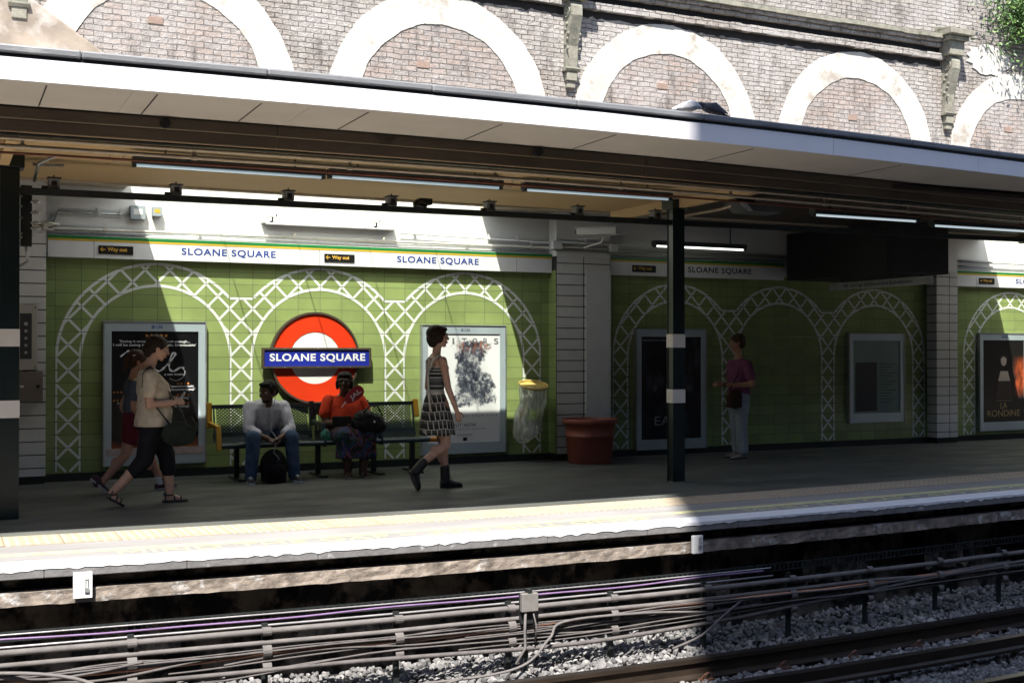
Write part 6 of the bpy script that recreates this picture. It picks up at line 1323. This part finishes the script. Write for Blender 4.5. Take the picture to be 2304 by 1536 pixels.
fuse(m, 'skirt', patt(), p.t, .008, 2)
for q in (-1, 1):
    s1 = sole(P(.34, q * .085, 0), P(.56, q * .105, 0), (0, 0, 1), .042, .018, 'sandal', mk('pale_sandal', (.32, .25, .20), .6), p.t); m = MB(); c = P(.48, q * .095, 0); m.tube([c + Vector((.042, 0, .01)), c + Vector((.03, 0, .05)), c + Vector((-.03, 0, .05)), c + Vector((-.042, 0, .01))], .008, 6); m.build('strap', MATS['pale_sandal'], s1)
m = MB(); c = P(.42, .14, .60); m.ell(c, (.20, .13, .13), None, 20, 12); m.ell(c + Vector((-.04, -.02, .06)), (.14, .10, .09)); m.ell(c + Vector((.06, 0, -.03)), (.16, .13, .10)); hb = fuse(m, 'handbag', cloth('black_leather', (.012, .012, .014), rough=.45, bmp=.8, folds=16), None, .008, 2); tag(hb, 'bulky black handbag on the lap of the person in the orange-red top', 'bag')
m = MB(); m.tube([c + Vector((-.08, -.08, .12)), c + Vector((-.02, -.10, .19)), c + Vector((.08, -.09, .19)), c + Vector((.15, -.06, .08))], .009, 6); link('handle', m.mesh('handle', smooth=True), M_boot, hb)
m = MB(); m.ell((c.x + .03, c.y - .135, c.z + .02), (.012, .008, .012)); link('clasp', m.mesh('clasp'), M_steel, hb)
m = MB(); m.box(p.o.x - .30 + .05, p.o.x - .03, p.o.y - .36, p.o.y - .33, .57, .68); wl = m.build('document_wallet', cloth('dark_leather_wallet', (.03, .027, .025)), bevel=.012); tag(wl, 'dark folded wallet held above the lap next to the black handbag', 'wallet')
# small tote hanging at her side
m = MB(); m.ell((p.o.x - .30, 12.75, .47), (.055, .05, .075)); m.ell((p.o.x - .29, 12.75, .43), (.06, .05, .05)); tag(fuse(m, 'floral_bag', mk('floral_bag_print', (.05, .22, .14), .7, var=.8, vs=26, col2=(.45, .12, .16), cover=.56), None, .008, 1), 'small green and pink patterned bag on the seat beside the orange-red top', 'bag')
fc = W(797, 888, 12.60); m = MB(); NN = 28; rot_ = R(38)
pts = []
for k in range(NN):
    q = 2 * math.pi * k / NN; a, b_ = .125 * math.copysign(abs(math.cos(q)) ** .75, math.cos(q)), .078 * math.copysign(abs(math.sin(q)) ** .75, math.sin(q)); b_ *= (.72 + .28 * (a / .125 * .5 + .5)); pts.append((fc.x + a * math.cos(rot_) - b_ * math.sin(rot_), fc.z + a * math.sin(rot_) + b_ * math.cos(rot_)))
t = thing('hand_fan', (fc.x, 12.6, fc.z - .1), 'red paddle fan with white letters held up before the orange-red top', 'fan')
m.prism(pts, 12.598, 12.604); m.build('blade', mk('red_fan_card', (.42, .02, .035), .5, bmp=.02), t)
text('JAL', fc.x - .07 + .012, fc.x + .08 + .012, fc.z - .034, fc.z + .034, 12.595, M_wlet, t, bold=.02, rot=rot_)
hx, hz = fc.x - .12 * math.cos(rot_), fc.z - .12 * math.sin(rot_); m = MB(); m.bar((hx, 12.601, hz), (hx - .05, 12.601, hz - .06), .014, .006); m.build('handle', M_wlet, t)

# ---- F: person standing in the dark
f0 = G(1662, 1030); p = Person(f0.x, f0.y, math.pi, 'person in purple top and light trousers standing in deep shade right of the column'); P = p.P; m = MB()
HP = P(.03, 0, 1.51); H, ax, hs = head(m, p, HP, yaw=-.3, pitch=-.1, s=.97); cone(m, P(.0, 0, 1.28), P(.015, 0, 1.44), .05, .048)
torso(m, p, [(0, 0, .78, .10, .16), (0, 0, .92, .11, .155), (.01, 0, 1.05, .11, .15), (0, 0, 1.18, .10, .16), (-.01, 0, 1.26, .07, .165), (-.01, 0, 1.31, .04, .08)])
chain(m, [P(.01, .08, .82), P(.04, .10, .45), P(.02, .11, .08)], [.10, .06, .042]); chain(m, [P(-.01, -.08, .82), P(-.02, -.09, .45), P(-.05, -.09, .08)], [.10, .06, .042])
for q in (-1, 1): chain(m, [P(-.01, q * .175, 1.22), P(-.04, q * .24, .97), P(.18, q * .12, .96)], [.052, .042, .028]); hand(m, p, P(.18, q * .12, .96), (-1, -q * .4 * 0, .1), (0, q, .5), (0, 0, 1), s=.95, curl=.8)
fuse(m, 'body', SK_warm, p.t, .0065, 3); face_parts(p, H, ax, hs); rm = rotm(*ax)
m = MB(); m.ell(H(-.025, 0, .042), (.10, .088, .085), rm, 18, 12); m.ell(H(-.055, 0, 0), (.068, .082, .08), rm); fuse(m, 'hair', H_brown, p.t, .007, 2)
m = MB(); m.tube([H(.06, -.05, .1), H(.03, -.03, .118), H(.01, .03, .12)], .005, 6); m.build('glasses', M_steel, p.t)
m = MB(); torso(m, p, [(0, 0, .80, .125, .18), (0, 0, .95, .13, .175), (.01, 0, 1.07, .13, .17), (0, 0, 1.19, .118, .175), (-.01, 0, 1.27, .08, .17), (-.01, 0, 1.30, .05, .1)])
for q in (-1, 1): cone(m, P(-.01, q * .17, 1.225), P(-.03, q * .22, 1.07), .066, .062)
fuse(m, 'purple_top', cloth('purple_cloth', (.22, .07, .13)), p.t, .008, 2)
m = MB(); torso(m, p, [(0, 0, .74, .12, .17), (0, 0, .82, .118, .168)]); chain(m, [P(.01, .08, .80), P(.04, .10, .45), P(.02, .11, .11)], [.112, .082, .075]); chain(m, [P(-.01, -.08, .80), P(-.02, -.09, .45), P(-.05, -.09, .11)], [.112, .082, .075]); fuse(m, 'light_trousers', cloth('pale_linen', (.30, .32, .34)), p.t, .008, 2)
for q, a_ in ((1, .02), (-1, -.05)): s0, s1_ = P(a_ - .06, q * .10, 0), P(a_ + .19, q * .11, 0); m = MB(); shoe(m, s0 + p.u * .01, s1_ + p.u * .01, (0, 0, 1), .045, .065); sh_ = fuse(m, 'shoe', mk('beige_shoe', (.32, .27, .22), .7), p.t, .007, 1); sole(s0, s1_, (0, 0, 1), .046, .014, 'shoe_sole', M_blk, sh_)
m = MB(); c = P(.14, .12, .78); m.ell(c, (.13, .06, .13)); m.box(c.x - .11, c.x + .11, c.y - .05, c.y + .05, c.z - .11, c.z + .05); hb = fuse(m, 'satchel', cloth('dark_brown_leather', (.06, .028, .02)), None, .009, 2); tag(hb, 'dark brown satchel at the hip of the person in deep shade', 'bag')
m = MB(); m.tube([c + Vector((-.1, 0, .1)), P(.12, .14, 1.1), P(.0, .06, 1.32), P(-.13, .05, 1.1), c + Vector((.12, .02, .1))], .008, 6); link('strap', m.mesh('strap', smooth=True), M_boot, hb)

# ---- pigeons on the canopy edge
def pigeon(px, py, face, dark, label):
    Yp_ = YF + .05 + .03 * 2.4; c = W(px, py, Yp_); zr = ZF + .245; t = thing('pigeon', (c.x, Yp_, zr), label, 'bird', None); s = face; D = lambda a, b, z: Vector((c.x + s * a, Yp_ + b, zr + z))
    m = MB(); loft(m, [(D(-.14, 0, .035), Vector((0, 0, .006)), Vector((0, .012, 0))), (D(-.09, 0, .055), Vector((0, 0, .028)), Vector((0, .032, 0))), (D(-.03, 0, .075), Vector((0, 0, .045)), Vector((0, .045, 0))), (D(.03, 0, .082), Vector((0, 0, .044)), Vector((0, .045, 0))), (D(.07, 0, .08), Vector((0, 0, .03)), Vector((0, .032, 0))), (D(.09, 0, .075), Vector((0, 0, .01)), Vector((0, .012, 0)))], 16)
    hd = D(.105, 0, .105) if dark else D(.10, 0, .075); chain(m, [D(.05, 0, .09), hd], [.032, .02]); m.ell(hd, (.024, .02, .02)); fuse(m, 'body', mk('slate_feathers' if dark else 'pale_feathers', (.045, .045, .055) if dark else (.42, .42, .44), .6, var=.3, vs=30), t, .005, 2)
    m = MB(); m.add([D(-.12, -.02, .045), D(-.12, .02, .045), D(-.21, .028, .005), D(-.21, -.028, .005), D(-.12, -.02, .037), D(-.12, .02, .037), D(-.21, .028, .0), D(-.21, -.028, .0)], [(0, 1, 2, 3), (7, 6, 5, 4), (0, 4, 5, 1), (1, 5, 6, 2), (2, 6, 7, 3), (3, 7, 4, 0)]); m.build('tail', mk('tail_feathers', (.03, .03, .035), .6), t)
    for q in (-1, 1):
        m = MB(); loft(m, [(D(.05, q * .045, .09), Vector((0, 0, .02)), Vector((0, .006, 0))), (D(-.02, q * .052, .085), Vector((0, 0, .036)), Vector((0, .007, 0))), (D(-.10, q * .035, .06), Vector((0, 0, .02)), Vector((0, .005, 0))), (D(-.16, q * .02, .045), Vector((0, 0, .005)), Vector((0, .003, 0)))], 12); m.build('wing', mk('dark_wing' if dark else 'pale_wing', (.05, .05, .06) if dark else (.5, .5, .51), .6, var=.3, vs=30, col2=(.02, .02, .025), cover=.62), t, smooth=True)
        m = MB(); m.tube([D(.0, q * .018, .04), D(.005, q * .018, .004), D(.03, q * .02, .003)], .004, 6); m.build('leg', flat('pink_leg', (.35, .12, .1)), t)
    m = MB(); dd = Vector((s, 0, -.25)).normalized(); m.tube([hd + dd * .02, hd + dd * .042], [.006, .0015], 6); m.build('beak', M_blk, t)
pigeon(1552, 240, 1, False, 'pale pigeon facing right on the canopy edge'); pigeon(1600, 240, -1, True, 'dark slate pigeon facing left beside the pale one on the canopy edge')
print('script done', len(bpy.data.objects))
